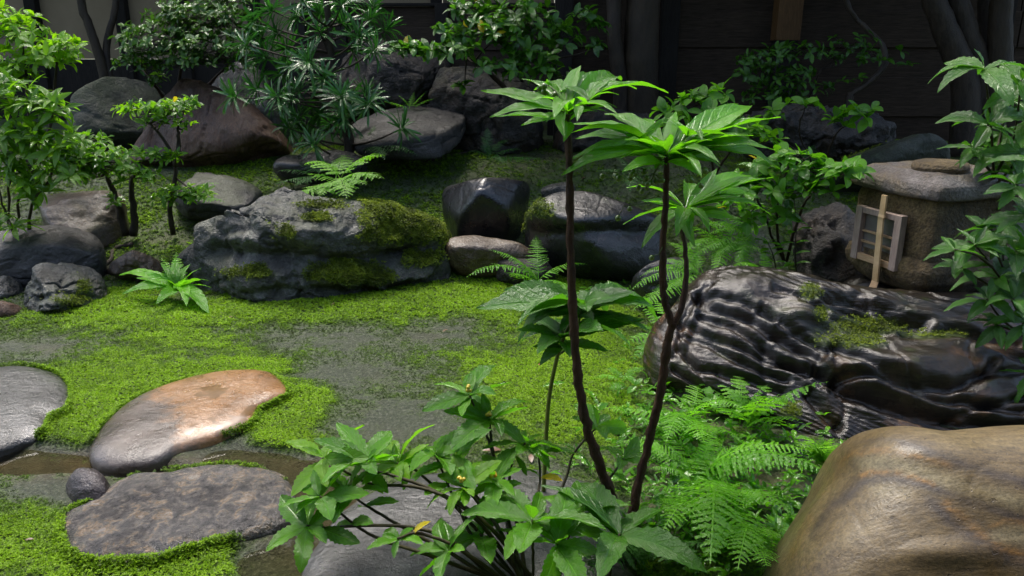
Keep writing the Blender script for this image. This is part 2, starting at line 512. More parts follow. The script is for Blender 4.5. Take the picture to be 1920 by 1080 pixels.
M['lantern'] = rock_mat("carved_brown_stone", [(.3, (.06, .040, .016)), (.5, (.15, .10, .036)), (.7, (.27, .19, .075))], 8, (.55, .85), 1.0, 55, .03, .0, .6, wet=.15, dry=.1)
M['lantern_roof'] = rock_mat("wet_lantern_roof", [(.3, (.08, .056, .025)), (.45, (.20, .14, .065)), (.55, (.12, .095, .08)), (.68, (.24, .21, .20))], 4.5, (.3, .6), 1.0, 80, .014, .15, .6, wet=.7, dry=.3)
M['oldwood'] = wood_mat("weathered_pinkish_wood", (.26, .19, .155), (.46, .36, .29), (6, 6, 1), .6, .3)
M['freshwood'] = wood_mat("pale_new_wood", (.38, .24, .12), (.58, .41, .24), (1, 6, 6), .55, .2)
M['bamboo'] = plain_mat("dry_bamboo", (.42, .27, .13), (.60, .43, .24), 25, .4, .15, .2)
M['paper'] = plain_mat("grey_window_paper", (.085, .075, .065), (.15, .135, .12), 5, .35, .1)
M['fenceboard'] = wood_mat("dark_fence_board", (.022, .015, .009), (.07, .047, .031), (.5, 8, 8), .85, .6)
M['fencepost'] = wood_mat("brown_fence_post", (.10, .05, .018), (.20, .105, .04), (8, 8, .6), .6, .5)
M['darkpost'] = wood_mat("dark_post", (.012, .010, .008), (.03, .025, .02), (8, 8, .6), .85, .5)
M['plaster'] = plain_mat("beige_plaster", (.17, .125, .07), (.22, .165, .10), 3, .8, .2)
M['bark_thin'] = bark_mat("red_brown_bark", (.022, .010, .005), (.085, .04, .020), 45, .7, 1.0)
M['bark_dark'] = bark_mat("dark_bark", (.014, .010, .007), (.05, .036, .024), 22, .65, .9)
M['bark_grey'] = bark_mat("grey_bark", (.016, .011, .006), (.045, .032, .018), 16, .7, .9)
M['cane'] = bark_mat("green_cane", (.09, .11, .02), (.20, .22, .05), 12, .35, .2)
M['darkstem'] = bark_mat("dark_green_stem", (.020, .014, .008), (.05, .045, .015), 30, .45, .5)
M['greenstem'] = bark_mat("green_stem", (.05, .085, .018), (.10, .15, .03), 30, .45, .3)
M['greenberry'] = plain_mat("green_berry", (.07, .12, .02), (.13, .20, .04), 20, .25, .05, .4)
M['yellowberry'] = plain_mat("yellow_berry", (.38, .30, .02), (.55, .42, .03), 40, .25, .05, .4)
M['orangeberry'] = plain_mat("orange_berry", (.55, .20, .015), (.6, .28, .02), 40, .25, .05, .4)

M['L_ardisia'] = leaf_mat("coral_bush_leaf", (.05, .135, .012), (.09, .22, .016), .2, .46, .3, .35, (.085, .21, .012), 9, .8)
M['L_sarc'] = leaf_mat("glossy_toothed_leaf", (.034, .10, .014), (.08, .185, .018), .18, .42, .35, .5, (.08, .20, .012), 7)
M['L_sarc_young'] = leaf_mat("yellow_green_toothed_leaf", (.07, .155, .018), (.12, .21, .022), .24, .45, .3, .3, (.12, .25, .012), 7)
M['L_right'] = leaf_mat("deep_green_toothed_leaf", (.020, .065, .014), (.045, .115, .022), .24, .35, .35, .4, (.05, .14, .015), 8)
M['L_azalea'] = leaf_mat("azalea_leaf", (.04, .10, .014), (.10, .19, .022), .25, .4, .3, .2, (.10, .20, .012), 5)
M['L_bright'] = leaf_mat("bright_shrub_leaf", (.075, .15, .014), (.17, .27, .022), .28, .42, .25, .2, (.16, .28, .012), 5)
M['L_lance'] = leaf_mat("lance_shrub_leaf", (.04, .095, .018), (.11, .19, .022), .25, .42, .3, .3, (.11, .21, .012), 6)
M['L_clipped'] = leaf_mat("dull_clipped_leaf", (.022, .06, .020), (.06, .12, .036), .2, .3, .3, .2, (.04, .09, .015), 5)
M['L_camellia'] = leaf_mat("camellia_leaf", (.02, .065, .014), (.05, .125, .02), .2, .35, .4, .25, (.05, .13, .012), 5)
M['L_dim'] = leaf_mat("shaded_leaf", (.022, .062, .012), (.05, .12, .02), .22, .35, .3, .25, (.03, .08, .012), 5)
M['L_round'] = leaf_mat("rounded_glossy_leaf", (.04, .12, .016), (.085, .19, .022), .2, .42, .35, .25, (.08, .2, .012), 4)
M['L_yellow'] = leaf_mat("yellowing_leaf", (.30, .26, .02), (.42, .30, .03), .3, .4, .2, .2, (.4, .32, .02), 5, 0, 1.0)
M['L_needle'] = leaf_mat("long_needle_leaf", (.014, .055, .030), (.038, .11, .055), .18, .25, .35, .5, (.02, .075, .02), .1)
M['L_fern'] = leaf_mat("fern_frond", (.055, .15, .022), (.115, .25, .04), .3, .45, .2, .15, (.11, .26, .018), 3)
M['L_fernpale'] = leaf_mat("pale_fern_frond", (.085, .18, .045), (.15, .26, .075), .4, .42, .15, .15, (.13, .26, .04), 3)
M['L_fernblue'] = leaf_mat("blue_green_fern_frond", (.016, .055, .024), (.04, .10, .045), .35, .35, .2, .15, (.025, .085, .02), 3)
M['L_fallen'] = plain_mat("orange_fallen_leaf", (.28, .08, .012), (.42, .16, .02), 30, .4, .2)
M['L_litter'] = plain_mat("brown_fallen_leaf", (.06, .03, .015), (.14, .075, .04), 30, .4, .2)

# ------------------------------------------------------------------ terrain
PUDDLE = [(60, 868, 130, 26), (200, 872, 110, 22), (330, 880, 70, 10), (470, 862, 110, 22), (560, 885, 60, 30), (600, 930, 60, 50), (620, 1010, 90, 60), (520, 1060, 90, 40)]
MOSSB = [(190, 740, 90, 55, .9), (260, 695, 160, 22, .6), (120, 800, 40, 30, .5), (545, 790, 60, 62, .95), (500, 690, 70, 20, .5), (590, 740, 40, 30, .5), (40, 980, 90, 60, .5), (60, 1060, 120, 50, .5), (300, 1068, 170, 22, .9), (420, 1035, 60, 22, .8),
         (1000, 700, 130, 70, .75), (1120, 640, 90, 70, .7), (980, 800, 90, 60, .55), (800, 555, 180, 26, .7), (1000, 560, 120, 30, .6), (600, 590, 200, 20, .55), (280, 600, 160, 34, .6), (240, 560, 60, 30, .6), (1130, 760, 60, 60, .6), (420, 650, 120, 30, .35), (320, 880, 90, 10, .7),
         (700, 690, 160, 70, -.42), (680, 790, 90, 50, -.42), (800, 790, 120, 40, -.32), (420, 625, 120, 18, -.2), (760, 640, 220, 22, -.35), (80, 650, 110, 28, -.7), (90, 920, 130, 26, -.7), (200, 870, 300, 24, -.5), (560, 1000, 140, 70, -.7), (1040, 880, 90, 40, -.4), (260, 835, 80, 14, -.4),
         (900, 310, 220, 60, .25), (450, 320, 80, 22, .5), (420, 400, 80, 30, .4), (330, 440, 100, 40, .1), (1000, 330, 100, 30, -.25), (1350, 620, 160, 160, -.2), (1350, 900, 200, 120, -.4), (250, 400, 200, 40, .1)]
EARTHB = [(330, 470, 130, 26, .6), (1010, 330, 90, 18, .8), (1350, 900, 200, 150, .8), (900, 300, 160, 20, .1), (150, 450, 200, 40, .4), (90, 655, 60, 12, .3), (1300, 260, 500, 60, .8), (230, 515, 60, 20, .7), (150, 872, 380, 28, .75), (600, 960, 120, 80, .5)]

def blobs(u, v, L):
    s = 0
    for b in L:
        a = b[4] if len(b) > 4 else 1.0
        s = s + a * np.exp(-((u - b[0]) / b[2]) ** 2 - ((v - b[1]) / b[3]) ** 2)
    return s

def puddle_mask(x, y):
    P = np.stack([x, y, np.zeros_like(x)], -1)
    u, v = project(P)
    m = 0
    for b in PUDDLE:
        m = np.maximum(m, np.exp(-((u - b[0]) / b[2]) ** 2 - ((v - b[1]) / b[3]) ** 2))
    return sstep(.12, .62, m + .12 * noise3(np.stack([x * 9, y * 9, x * 0], -1), 5)) * (y < 3)

def H(x, y):
    x = np.asarray(x, dtype=float); y = np.asarray(y, dtype=float)
    y0 = 3.75 - .75 * sstep(.5, 1.6, x)
    h = .50 * sstep(0, 1.9, y - y0)
    P = np.stack([x, y, x * 0], -1)
    h = h + .035 * fbm(P * 1.3, 3, 3) * sstep(2.6, 4.2, y) + .012 + .010 * fbm(P * 5, 3, 8)
    return h - .034 * puddle_mask(x, y)

def GT(px, py):                        # pixel -> point on the terrain
    d = ray(px, py)
    t = np.arange(.6, 14, .01)
    P = np.array([0, 0, CAM_H]) + d * t[:, None]
    below = P[:, 2] < H(P[:, 0], P[:, 1])
    i = int(np.argmax(below)) if below.any() else len(t) - 1
    return P[i]

def moss_at(P):
    u, v = project(P)
    m = .56 + blobs(u, v, MOSSB)
    m = m + .55 * fbm(np.stack([P[..., 0] * 4, P[..., 1] * 4, P[..., 0] * 0], -1), 4, 21) + .35 * fbm(np.stack([P[..., 0] * 22, P[..., 1] * 22, P[..., 0] * 0], -1), 2, 31)
    m = m - .9 * puddle_mask(P[..., 0], P[..., 1])
    return np.clip(m, 0, 1)

def axis(segs):
    out = [np.array([segs[0][0]])]
    for a, b, n in segs: out.append(np.linspace(a, b, n + 1)[1:])
    return np.concatenate(out)

gx = axis([(-60, -8, 8), (-8, -3, 30), (-3, 2.6, 440), (2.6, 8, 30), (8, 60, 8)])
gy = axis([(-20, .6, 12), (.6, 1.1, 30), (1.1, 4.2, 320), (4.2, 7, 120), (7, 12, 20), (12, 80, 10)])
X, Y = np.meshgrid(gx, gy)
Z = H(X, Y)
V = np.stack([X, Y, Z], -1).reshape(-1, 3)
nx, ny = len(gx), len(gy)
ii, jj = np.meshgrid(np.arange(nx - 1), np.arange(ny - 1))
a = (jj * nx + ii).ravel()
F = np.stack([a, a + 1, a + nx + 1, a + nx], -1)
gm = moss_at(V)
u_, v_ = project(V)
ea = np.clip(blobs(u_, v_, EARTHB) + .25 * fbm(V * 6, 3, 40), 0, 1)
ground = tag(obj("ground", make_mesh("ground", V, F, M['ground'], attrs={"moss": gm, "earth": ea})), "moss covered garden soil with grey wet bare patches", None, None, "structure")

# puddle water
wc = [G(p, q, -.012) for p, q in [(-120, 800), (250, 815), (420, 815), (640, 820), (760, 900), (800, 1120), (300, 1120), (200, 1000), (-150, 960)]]
wc = closed_spline([(p[0], p[1]) for p in wc], 60)
if np.sum(wc[:, 0] * np.roll(wc[:, 1], -1) - wc[:, 1] * np.roll(wc[:, 0], -1)) > 0: wc = wc[::-1]
cw = wc.mean(0)
V = np.vstack([[*cw, -.006], np.column_stack([wc, np.full(len(wc), -.006)])])
F = np.array([(0, 1 + (i + 1) % len(wc), 1 + i) for i in range(len(wc))])
tag(obj("puddle_water", make_mesh("puddle_water", V, F, M['water'], smooth=False)), "shallow clear rain water lying between the stepping stones", None, None, "structure")

# ------------------------------------------------------------------ moss tufts (uncountable)
def tufts(P, N, size, tint, blades=5, flat=.5):
    n = len(P)
    Vs = np.zeros((n, blades, 3, 3)); 
    ref = np.where(np.abs(N[:, 2:3]) > .9, np.array([[1., 0, 0]]), np.array([[0, 0, 1.]]))
    A = np.cross(N, ref); A /= np.linalg.norm(A, axis=1)[:, None] + 1e-9
    B = np.cross(N, A)
    th0 = RNG.random(n) * 6.283
    for b in range(blades):
        th = th0 + 6.283 * b / blades + RNG.normal(0, .35, n)
        d = np.cos(th)[:, None] * A + np.sin(th)[:, None] * B
        s = np.cross(N, d)
        el = (flat + RNG.normal(0, .28, n))[:, None]
        L = (size * (0.65 + .7 * RNG.random(n)))[:, None]
        tip = P + d * np.cos(el) * L + N * np.sin(np.clip(el, .05, 1.5)) * L
        base = P + N * L * .10 + d * L * .15
        w = L * .26
        Vs[:, b, 0] = base - s * w; Vs[:, b, 1] = base + s * w + N * w * .4; Vs[:, b, 2] = tip
    tt = np.repeat(np.clip(tint[:, None] + RNG.normal(0, .08, (n, blades)), 0, 1), 3, axis=1)
    V = Vs.reshape(-1, 3)
    return V, np.arange(len(V)).reshape(-1, 3), tt.ravel()

def scatter_ground_moss():
    pts = []
    for (x0, x1, y0, y1, dens) in [(-2.0, 1.3, 1.1, 2.3, 33000), (-2.8, 1.4, 2.3, 3.2, 23000), (-3.4, 2.4, 3.2, 4.3, 13000), (-4.2, 3.4, 4.3, 6.2, 4500)]:
        n = int((x1 - x0) * (y1 - y0) * dens)
        pts.append(np.column_stack([RNG.uniform(x0, x1, n), RNG.uniform(y0, y1, n)]))
    Q = np.vstack(pts)
    z = H(Q[:, 0], Q[:, 1])
    P = np.column_stack([Q, z])
    m = moss_at(P)
    u, v = project(P)
    e = np.clip(blobs(u, v, EARTHB), 0, 1)
    pm = puddle_mask(P[:, 0], P[:, 1])
    keep = (RNG.random(len(P)) < np.clip((m + .1) * 1.0, .55, 1) * (1 - .75 * e) * (1 - pm)) & (u > -420) & (u < 2340) & (v < 1180)
    P, m, v = P[keep], m[keep], v[keep]
    size = np.where(P[:, 1] < 2.3, .0062, np.where(P[:, 1] < 3.2, .0072, np.where(P[:, 1] < 4.3, .0095, .014)))
    size = size * (.6 + .6 * m)
    P[:, 2] += (m - .4) * .010
    N = np.column_stack([RNG.normal(0, .18, len(P)), RNG.normal(0, .18, len(P)), np.ones(len(P))]); N /= np.linalg.norm(N, axis=1)[:, None]
    tint = np.clip((m - .34) * 1.15 + .26 * fbm(P * 4, 3, 78) + .20 * fbm(P * 16, 2, 77) + RNG.normal(0, .10, len(P)), 0, 1)
    V, F, t = tufts(P, N, size, tint)
    tag(obj("ground_moss", make_mesh("ground_moss", V, F, M['moss'], attrs={"tint": t}, smooth=False)), "bright green moss carpet spreading over the wet soil", "moss", None, "stuff")
scatter_ground_moss()

# ------------------------------------------------------------------ rocks
_ico = {}
def ico(sub):
    if sub not in _ico:
        bm = bmesh.new(); bmesh.ops.create_icosphere(bm, subdivisions=sub, radius=1)
        _ico[sub] = (np.array([v.co[:] for v in bm.verts]), np.array([[v.index for v in f.verts] for f in bm.faces]))
        bm.free()
    return _ico[sub]

ROCKS = {}
def seg_dist(u, v, line):
    best = np.full(u.shape, 1e9)
    for (x0, y0), (x1, y1) in zip(line[:-1], line[1:]):
        dx, dy = x1 - x0, y1 - y0
        t = np.clip(((u - x0) * dx + (v - y0) * dy) / (dx * dx + dy * dy), 0, 1)
        best = np.minimum(best, np.hypot(u - x0 - t * dx, v - y0 - t * dy))
    return best

def boulder(key, name, label, sil, Yc, depth, elev, mat, sub=6, amp=.03, freq=3.0, cuts=6, cutq=.86, soft=.05, p=2.4, seed=1, fine=1.0, grooves=(), bumps=(), strata=None,
            moss=0.0, mossblobs=(), mosscol='rockmoss', tuft=9000, tsize=.011, group=None, cat="rock", ridge=0.0, stain=None):
    """A boulder whose outline is known on a plane at distance Yc, tipped back by elev degrees, and whose thickness lies along the plane's normal."""
    S = np.array(sil, dtype=float)
    cpx = S.mean(0)
    C = D(cpx[0], cpx[1], Yc)
    e = R(elev)
    n = np.array([0, -math.cos(e), math.sin(e)]); vv = np.array([0, math.sin(e), math.cos(e)])
    pts = []
    for q in S:
        d = ray(*q); o = np.array([0, 0, CAM_H])
        t = np.dot(C - o, n) / np.dot(d, n)
        w = o + d * t - C
        pts.append((w[0], np.dot(w, vv)))
    poly = closed_spline(pts, 240)
    Dn, Fc = ico(sub)
    ang = np.arctan2(Dn[:, 2], Dn[:, 0])
    s = np.hypot(Dn[:, 0], Dn[:, 2])
    Rr = polar_radius(poly, np.zeros(2), ang)
    k = (s ** p + np.abs(Dn[:, 1]) ** p) ** (-1 / p)
    L = np.stack([Rr * s * k * np.cos(ang), -depth * Dn[:, 1] * k, Rr * s * k * np.sin(ang)], -1)   # local: x, n, v
    rs = np.random.default_rng(seed * 101 + 3)
    if cuts:
        for _ in range(cuts):
            d = rs.normal(0, 1, 3); d[1] = abs(d[1]) * .9; d /= np.linalg.norm(d)
            sc = L / np.array([np.abs(L[:, 0]).max(), depth, np.abs(L[:, 2]).max()])
            dt = sc @ d
            q = np.quantile(dt, cutq)
            ex = soft * np.logaddexp(0, (dt - q) / soft)
            L = L - (d * ex[:, None]) * np.array([np.abs(L[:, 0]).max(), depth, np.abs(L[:, 2]).max()]) * .85
    W = C + L[:, :1] * np.array([1, 0, 0]) + L[:, 1:2] * n + L[:, 2:] * vv
    rad = W - C; rad /= np.linalg.norm(rad, axis=1)[:, None] + 1e-9
    # ellipsoid-like outward direction
    od = L / np.array([max(np.abs(L[:, 0]).max(), .01), depth, max(np.abs(L[:, 2]).max(), .01)]) ** 1.0
    on = od[:, :1] * np.array([1, 0, 0]) / max(np.abs(L[:, 0]).max(), .01) + od[:, 1:2] * n / depth + od[:, 2:] * vv / max(np.abs(L[:, 2]).max(), .01)
    on /= np.linalg.norm(on, axis=1)[:, None] + 1e-9
    disp = amp * fbm(W * freq, 5, seed)
    if fine:
        crack = np.abs(noise3(W * freq * 2.3 + .35 * fbm(W * freq * 2, 3, seed + 31)[:, None], seed + 33))
        disp = disp + fine * amp * (.30 * fbm(W * freq * 5, 4, seed + 21, .6) - .45 * np.exp(-(crack / .05) ** 2) + .2 * ridged(W * freq * 4, 3, seed + 25))
    if ridge:
        disp = disp + ridge * (ridged(W * freq * 1.5 + .3 * fbm(W * 3, 2, seed)[:, None], 4, seed + 9) - .45)
    u, v = project(W)
    vd = W - np.array([0, 0, CAM_H]); vd /= np.linalg.norm(vd, axis=1)[:, None]
    front = sstep(-.1, .3, -np.einsum('ij,ij->i', on, vd))
    wob = 5 * fbm(W * 14, 3, seed + 50) if len(grooves) else 0
    for line, wd, dp in grooves:
        dd = seg_dist(u + wob, v + wob, line) / wd
        disp = disp - .75 * dp * np.exp(-dd ** 2) * front + .10 * dp * np.exp(-((dd - 1.9) / .9) ** 2) * front
    for bx, by, brx, bry, am in bumps:
        disp = disp + am * np.exp(-((u - bx) / brx) ** 2 - ((v - by) / bry) ** 2) * front
    if strata:
        disp = disp + strata(W, u, v) * 1.0
    W = W + on * disp[:, None]
    base = np.array([C[0], C[1], float(H(C[0], C[1]))])
    me = make_mesh(name, W - base, Fc, mat)
    N = np.zeros(len(W) * 3, dtype=np.float32)
    me.vertex_normals.foreach_get("vector", N); N = N.reshape(-1, 3)
    u, v = project(W)
    mm = np.zeros(len(W))
    if moss or mossblobs:
        mm = moss * sstep(.25, .75, N[:, 2] + .3 * fbm(W * 5, 3, seed + 4)) * sstep(-.15, .25, fbm(W * 4, 4, seed + 70) + .1)
        if mossblobs:
            mb = 0
            for b in mossblobs:
                mb = np.maximum(mb, b[4] * np.exp(-((u - b[0]) / b[2]) ** 2 - ((v - b[1]) / b[3]) ** 2))
            mm = np.maximum(mm, sstep(.1, .6, mb + .45 * fbm(W * 12, 4, seed + 60)) * (W[:, 1] < Yc + depth) * sstep(-.5, .1, N[:, 2]))
        mm = np.clip(mm, 0, 1)
    at = me.attributes.new("moss", 'FLOAT', 'POINT'); at.data.foreach_set("value", mm.astype(np.float32))
    for an, lines in (stain or {}).items():
        w8 = 16 * fbm(W * 5, 5, seed + 80, .6)
        a_ = np.zeros(len(W))
        for line, wd, st in lines:
            a_ = np.maximum(a_, st * np.exp(-(seg_dist(u + w8, v + w8, line) / wd) ** 2))
        sa = me.attributes.new(an, 'FLOAT', 'POINT'); sa.data.foreach_set("value", (a_ * (W[:, 1] < Yc + depth)).astype(np.float32))
    o = tag(obj(name, me, None, base), label, cat, group)
    ROCKS[key] = W
    if mm.max() > .3:
        tri = W[Fc]; ar = np.linalg.norm(np.cross(tri[:, 1] - tri[:, 0], tri[:, 2] - tri[:, 0]), axis=1) / 2
        wgt = ar * np.clip(mm[Fc].mean(1) - .25, 0, 1) * (np.einsum('ij,ij->i', N[Fc].mean(1), tri.mean(1) - np.array([0, 0, CAM_H])) < .15)
        cnt = int(min(22000, tuft * wgt.sum() / .7))
        if cnt > 20:
            idx = RNG.choice(len(Fc), cnt, p=wgt / wgt.sum())
            b = RNG.random((cnt, 2)); fl = b.sum(1) > 1; b[fl] = 1 - b[fl]
            P = tri[idx, 0] + (tri[idx, 1] - tri[idx, 0]) * b[:, :1] + (tri[idx, 2] - tri[idx, 0]) * b[:, 1:]
            NN = N[Fc[idx]].mean(1) + RNG.normal(0, .15, (cnt, 3)) + np.array([0, 0, .3]); NN /= np.linalg.norm(NN, axis=1)[:, None]
            lump = fbm(P * 22, 2, 9)
            P = P + NN * (.006 + .012 * np.clip(lump + .2, 0, 1))[:, None]
            tint = np.clip(.45 + .45 * fbm(P * 9, 3, 12) + .3 * lump + RNG.normal(0, .12, cnt), 0, 1)
            V, F, t = tufts(P - base, NN, np.full(cnt, tsize), tint, 5, .6)
            m = obj("moss_patch", make_mesh("moss_patch", V, F, M[mosscol], attrs={"tint": t}, smooth=False), o)
            m["kind"] = "stuff"
    return o

def top_z(key, x, y, r=.03):
    W = ROCKS[key]
    d = np.hypot(W[:, 0] - x, W[:, 1] - y)
    s = d < r
    return W[s, 2].max() if s.any() else W[np.argmin(d), 2]

SLABS = {}
def slab(key, name, label, outline, ztop, mat, seed=1, tilt=(0, 0), amp=.008, freq=6, p=3.0, q=2.2, group=None, cat="stone", dome=0.0, zoff=0.0):
    """A flat bedded stone: its outline lies on the ground, the top is rounded over."""
    pts = [G(a, b, ztop * .55) for a, b in outline]
    poly = closed_spline([(t[0], t[1]) for t in pts], 240)
    c = poly.mean(0)
    nA, nR = 160, 46
    th = np.linspace(-np.pi, np.pi, nA, endpoint=False)
    Rr = polar_radius(poly, c, th)
    V = [[c[0], c[1], 1.0, 0.0]]
    for i in range(1, nR + 1):
        a = i / nR * (math.pi / 2) 
        r = math.sin(a) ** (2 / p); z = max(math.cos(a), 0) ** (2 / q)
        for j in range(nA): V.append([c[0] + Rr[j] * r * math.cos(th[j]), c[1] + Rr[j] * r * math.sin(th[j]), z, r])
    for k in (1.0, ):
        for j in range(nA): V.append([c[0] + Rr[j] * k * math.cos(th[j]), c[1] + Rr[j] * k * math.sin(th[j]), -1.2, 1])
    V = np.array(V)
    z = V[:, 2] * ztop + dome * (1 - V[:, 3] ** 2) + (V[:, 0] - c[0]) * tilt[0] + (V[:, 1] - c[1]) * tilt[1] + zoff
    z = np.where(V[:, 2] < -.5, -.08, z)
    W = np.column_stack([V[:, :2], z])
    W[:, 2] += amp * fbm(W * freq, 5, seed) * np.where(V[:, 2] < -.5, 0, 1) + amp * .5 * ridged(W * freq * 2, 3, seed + 3) * (V[:, 2] > 0)
    dxy = (W[:, :2] - c); W[:, :2] += dxy * (.025 * fbm(W * freq, 4, seed + 7))[:, None] * V[:, 3:4]
    F = []
    for j in range(nA): F.append((0, 1 + j, 1 + (j + 1) % nA))
    for i in range(nR):
        for j in range(nA):
            k = (j + 1) % nA; b0 = 1 + i * nA; b1 = b0 + nA
            F.append((b0 + j, b1 + j, b1 + k)); F.append((b0 + j, b1 + k, b0 + k))
    base = np.array([c[0], c[1], 0.0])
    me = make_mesh(name, W - base, np.array(F), mat, attrs={"moss": np.zeros(len(W))})
    ROCKS[key] = W
    SLABS[key] = (c, poly, ztop)
    return tag(obj(name, me, None, base), label, cat, group)

STEP = "stepping stones of the wet path"
slab('s1', "stepping_stone", "smooth grey stepping stone cut off by the left edge", [(-130, 760), (-90, 705), (0, 687), (60, 688), (112, 703), (133, 730), (128, 770), (95, 790), (80, 815), (30, 830), (-40, 850), (-110, 830)], .045, M['slate'], 3, (0, .0), .003, 2.5, 5, 3, STEP, "stepping stone", .008)
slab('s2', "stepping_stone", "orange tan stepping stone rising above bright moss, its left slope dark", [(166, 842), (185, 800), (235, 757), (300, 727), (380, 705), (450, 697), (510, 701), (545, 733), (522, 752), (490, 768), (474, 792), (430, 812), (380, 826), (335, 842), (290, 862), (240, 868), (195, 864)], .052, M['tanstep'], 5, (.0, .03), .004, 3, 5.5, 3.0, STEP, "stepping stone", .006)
slab('s3', "stepping_stone", "coarse pitted granite stepping stone beside the small purple pebble", [(114, 1005), (120, 960), (180, 935), (210, 905), (260, 888), (330, 880), (400, 874), (470, 876), (530, 890), (552, 925), (540, 965), (500, 990), (430, 1010), (360, 1035), (310, 1052), (240, 1058), (160, 1055), (125, 1035)], .052, M['granite'], 8, (0, .0), .012, 9, 4.6, 3.0, STEP, "stepping stone", .006)
slab('s5', "stepping_stone", "broad flat wet grey stepping stone under the berry shrub", [(560, 1080), (600, 1000), (640, 950), (720, 905), (830, 880), (960, 872), (1080, 890), (1180, 950), (1200, 1040), (1150, 1130), (1000, 1200), (760, 1210), (600, 1160)], .05, M['slate'], 12, (0, 0), .007, 5, 3.6, 2.6, STEP, "stepping stone", .006)
slab('s4', "pebble", "small round wet purple brown pebble next to the granite stepping stone", [(120, 905), (135, 885), (165, 880), (195, 888), (207, 905), (200, 922), (170, 931), (135, 926)], .06, M['purple'], 14, (0, 0), .006, 14, 2.2, 2.0, None, "pebble", .01)

# moss creeping up the edges of the stepping stones, one fringe per stone
for key, lab in (('s1', "moss fringe creeping up the grey stepping stone at the left edge"), ('s2', "bright moss fringe round the orange tan stepping stone"), ('s3', "moss fringe along the near edge of the granite stepping stone")):
    c, poly, zt = SLABS[key]
    n = 5200
    k = RNG.integers(0, len(poly), n); f_ = RNG.random(n)[:, None]
    e_ = poly[k] * (1 - f_) + poly[(k + 1) % len(poly)] * f_
    rr = 1 + np.abs(RNG.normal(0, .05, n)) - .035 * RNG.random(n) - .02
    q = c + (e_ - c) * rr[:, None]
    P = np.column_stack([q, H(q[:, 0], q[:, 1])])
    m = moss_at(P); inside = np.clip((1.0 - rr) / .05, 0, 1)
    P[:, 2] += .010 + .022 * RNG.random(n) * sstep(-.08, .02, 1 - rr)
    lum = fbm(P * 18, 2, 55)
    kp = (m + .6 * lum > .5) & (RNG.random(n) < np.clip(m * 1.2, 0, 1)) & (puddle_mask(P[:, 0], P[:, 1]) < .3)
    P, m = P[kp], m[kp]
    if len(P) < 30: continue
    N = np.column_stack([RNG.normal(0, .3, len(P)), RNG.normal(0, .3, len(P)), np.ones(len(P))]); N /= np.linalg.norm(N, axis=1)[:, None]
    V, F, t_ = tufts(P, N, np.full(len(P), .0068), np.clip(m * .8 + RNG.normal(0, .15, len(P)), 0, 1))
    tag(obj("moss_fringe", make_mesh("moss_fringe", V, F, M['moss'], attrs={"tint": t_}, smooth=False)), lab, "moss", None, "stuff")

# ---- the big rocks
boulder('mossy', "mossy_rock", "large craggy blue grey rock with moss cushions in the middle of the garden",
        [(325, 475), (365, 440), (405, 412), (440, 416), (480, 395), (525, 375), (575, 372), (640, 362), (690, 345), (750, 337), (800, 350), (824, 385), (836, 430), (842, 500), (820, 560), (700, 590), (560, 600), (460, 600), (390, 575), (370, 525), (345, 500)],
        4.0, .42, 22, M['bluegrey'], 7, .045, 2.6, 7, .88, .05, 3.2, 4,
        grooves=[([(395, 470), (500, 478), (580, 482), (680, 500), (740, 480), (820, 470)], 12, .05), ([(480, 530), (540, 545), (570, 560)], 12, .03), ([(545, 500), (560, 540)], 8, .025), ([(600, 540), (720, 545), (800, 520)], 9, .04), ([(700, 400), (710, 440), (700, 470)], 9, .02), ([(420, 440), (470, 430), (500, 440)], 8, .02)],
        bumps=[(540, 445, 80, 18, .035), (640, 515, 70, 22, .05), (470, 525, 70, 25, .05), (700, 450, 50, 20, .03), (770, 385, 60, 40, .03)], ridge=.05,
        moss=.25, mossblobs=[(770, 380, 72, 46, 1.4), (770, 432, 75, 30, 1.3), (660, 512, 70, 24, 1.2), (585, 408, 32, 9, 1.0), (540, 440, 18, 18, .9), (470, 510, 60, 14, .75), (780, 485, 60, 26, .55), (600, 385, 50, 8, .8), (740, 350, 30, 14, .9)], tuft=26000, tsize=.012)
boulder('black', "black_boulder", "smooth faceted black boulder right of the mossy rock",
        [(812, 355), (825, 325), (860, 310), (905, 308), (940, 322), (975, 330), (1015, 340), (1028, 355), (1020, 400), (1000, 450), (930, 480), (850, 470), (822, 420)], 4.35, .30, 18, M['black'], 6, .02, 2.2, 9, .80, .05, 2.8, 15, cat="boulder", group="dark wet boulders below the bank", fine=.3)
boulder('dark', "flat_boulder", "dark flat topped boulder with a mossy left shoulder behind the thin stem",
        [(985, 430), (1000, 395), (1035, 370), (1080, 362), (1150, 360), (1215, 375), (1250, 400), (1245, 450), (1230, 510), (1100, 540), (1000, 510)], 4.1, .36, 24, M['dark'], 6, .02, 2.4, 6, .84, .05, 3.6, 23, mossblobs=[(1010, 405, 25, 32, 1.2)], tuft=9000, cat="boulder", group="dark wet boulders below the bank", bumps=[(1110, 410, 100, 18, .03)], grooves=[([(1000, 440), (1100, 436), (1240, 440)], 14, .03)], fine=.5)
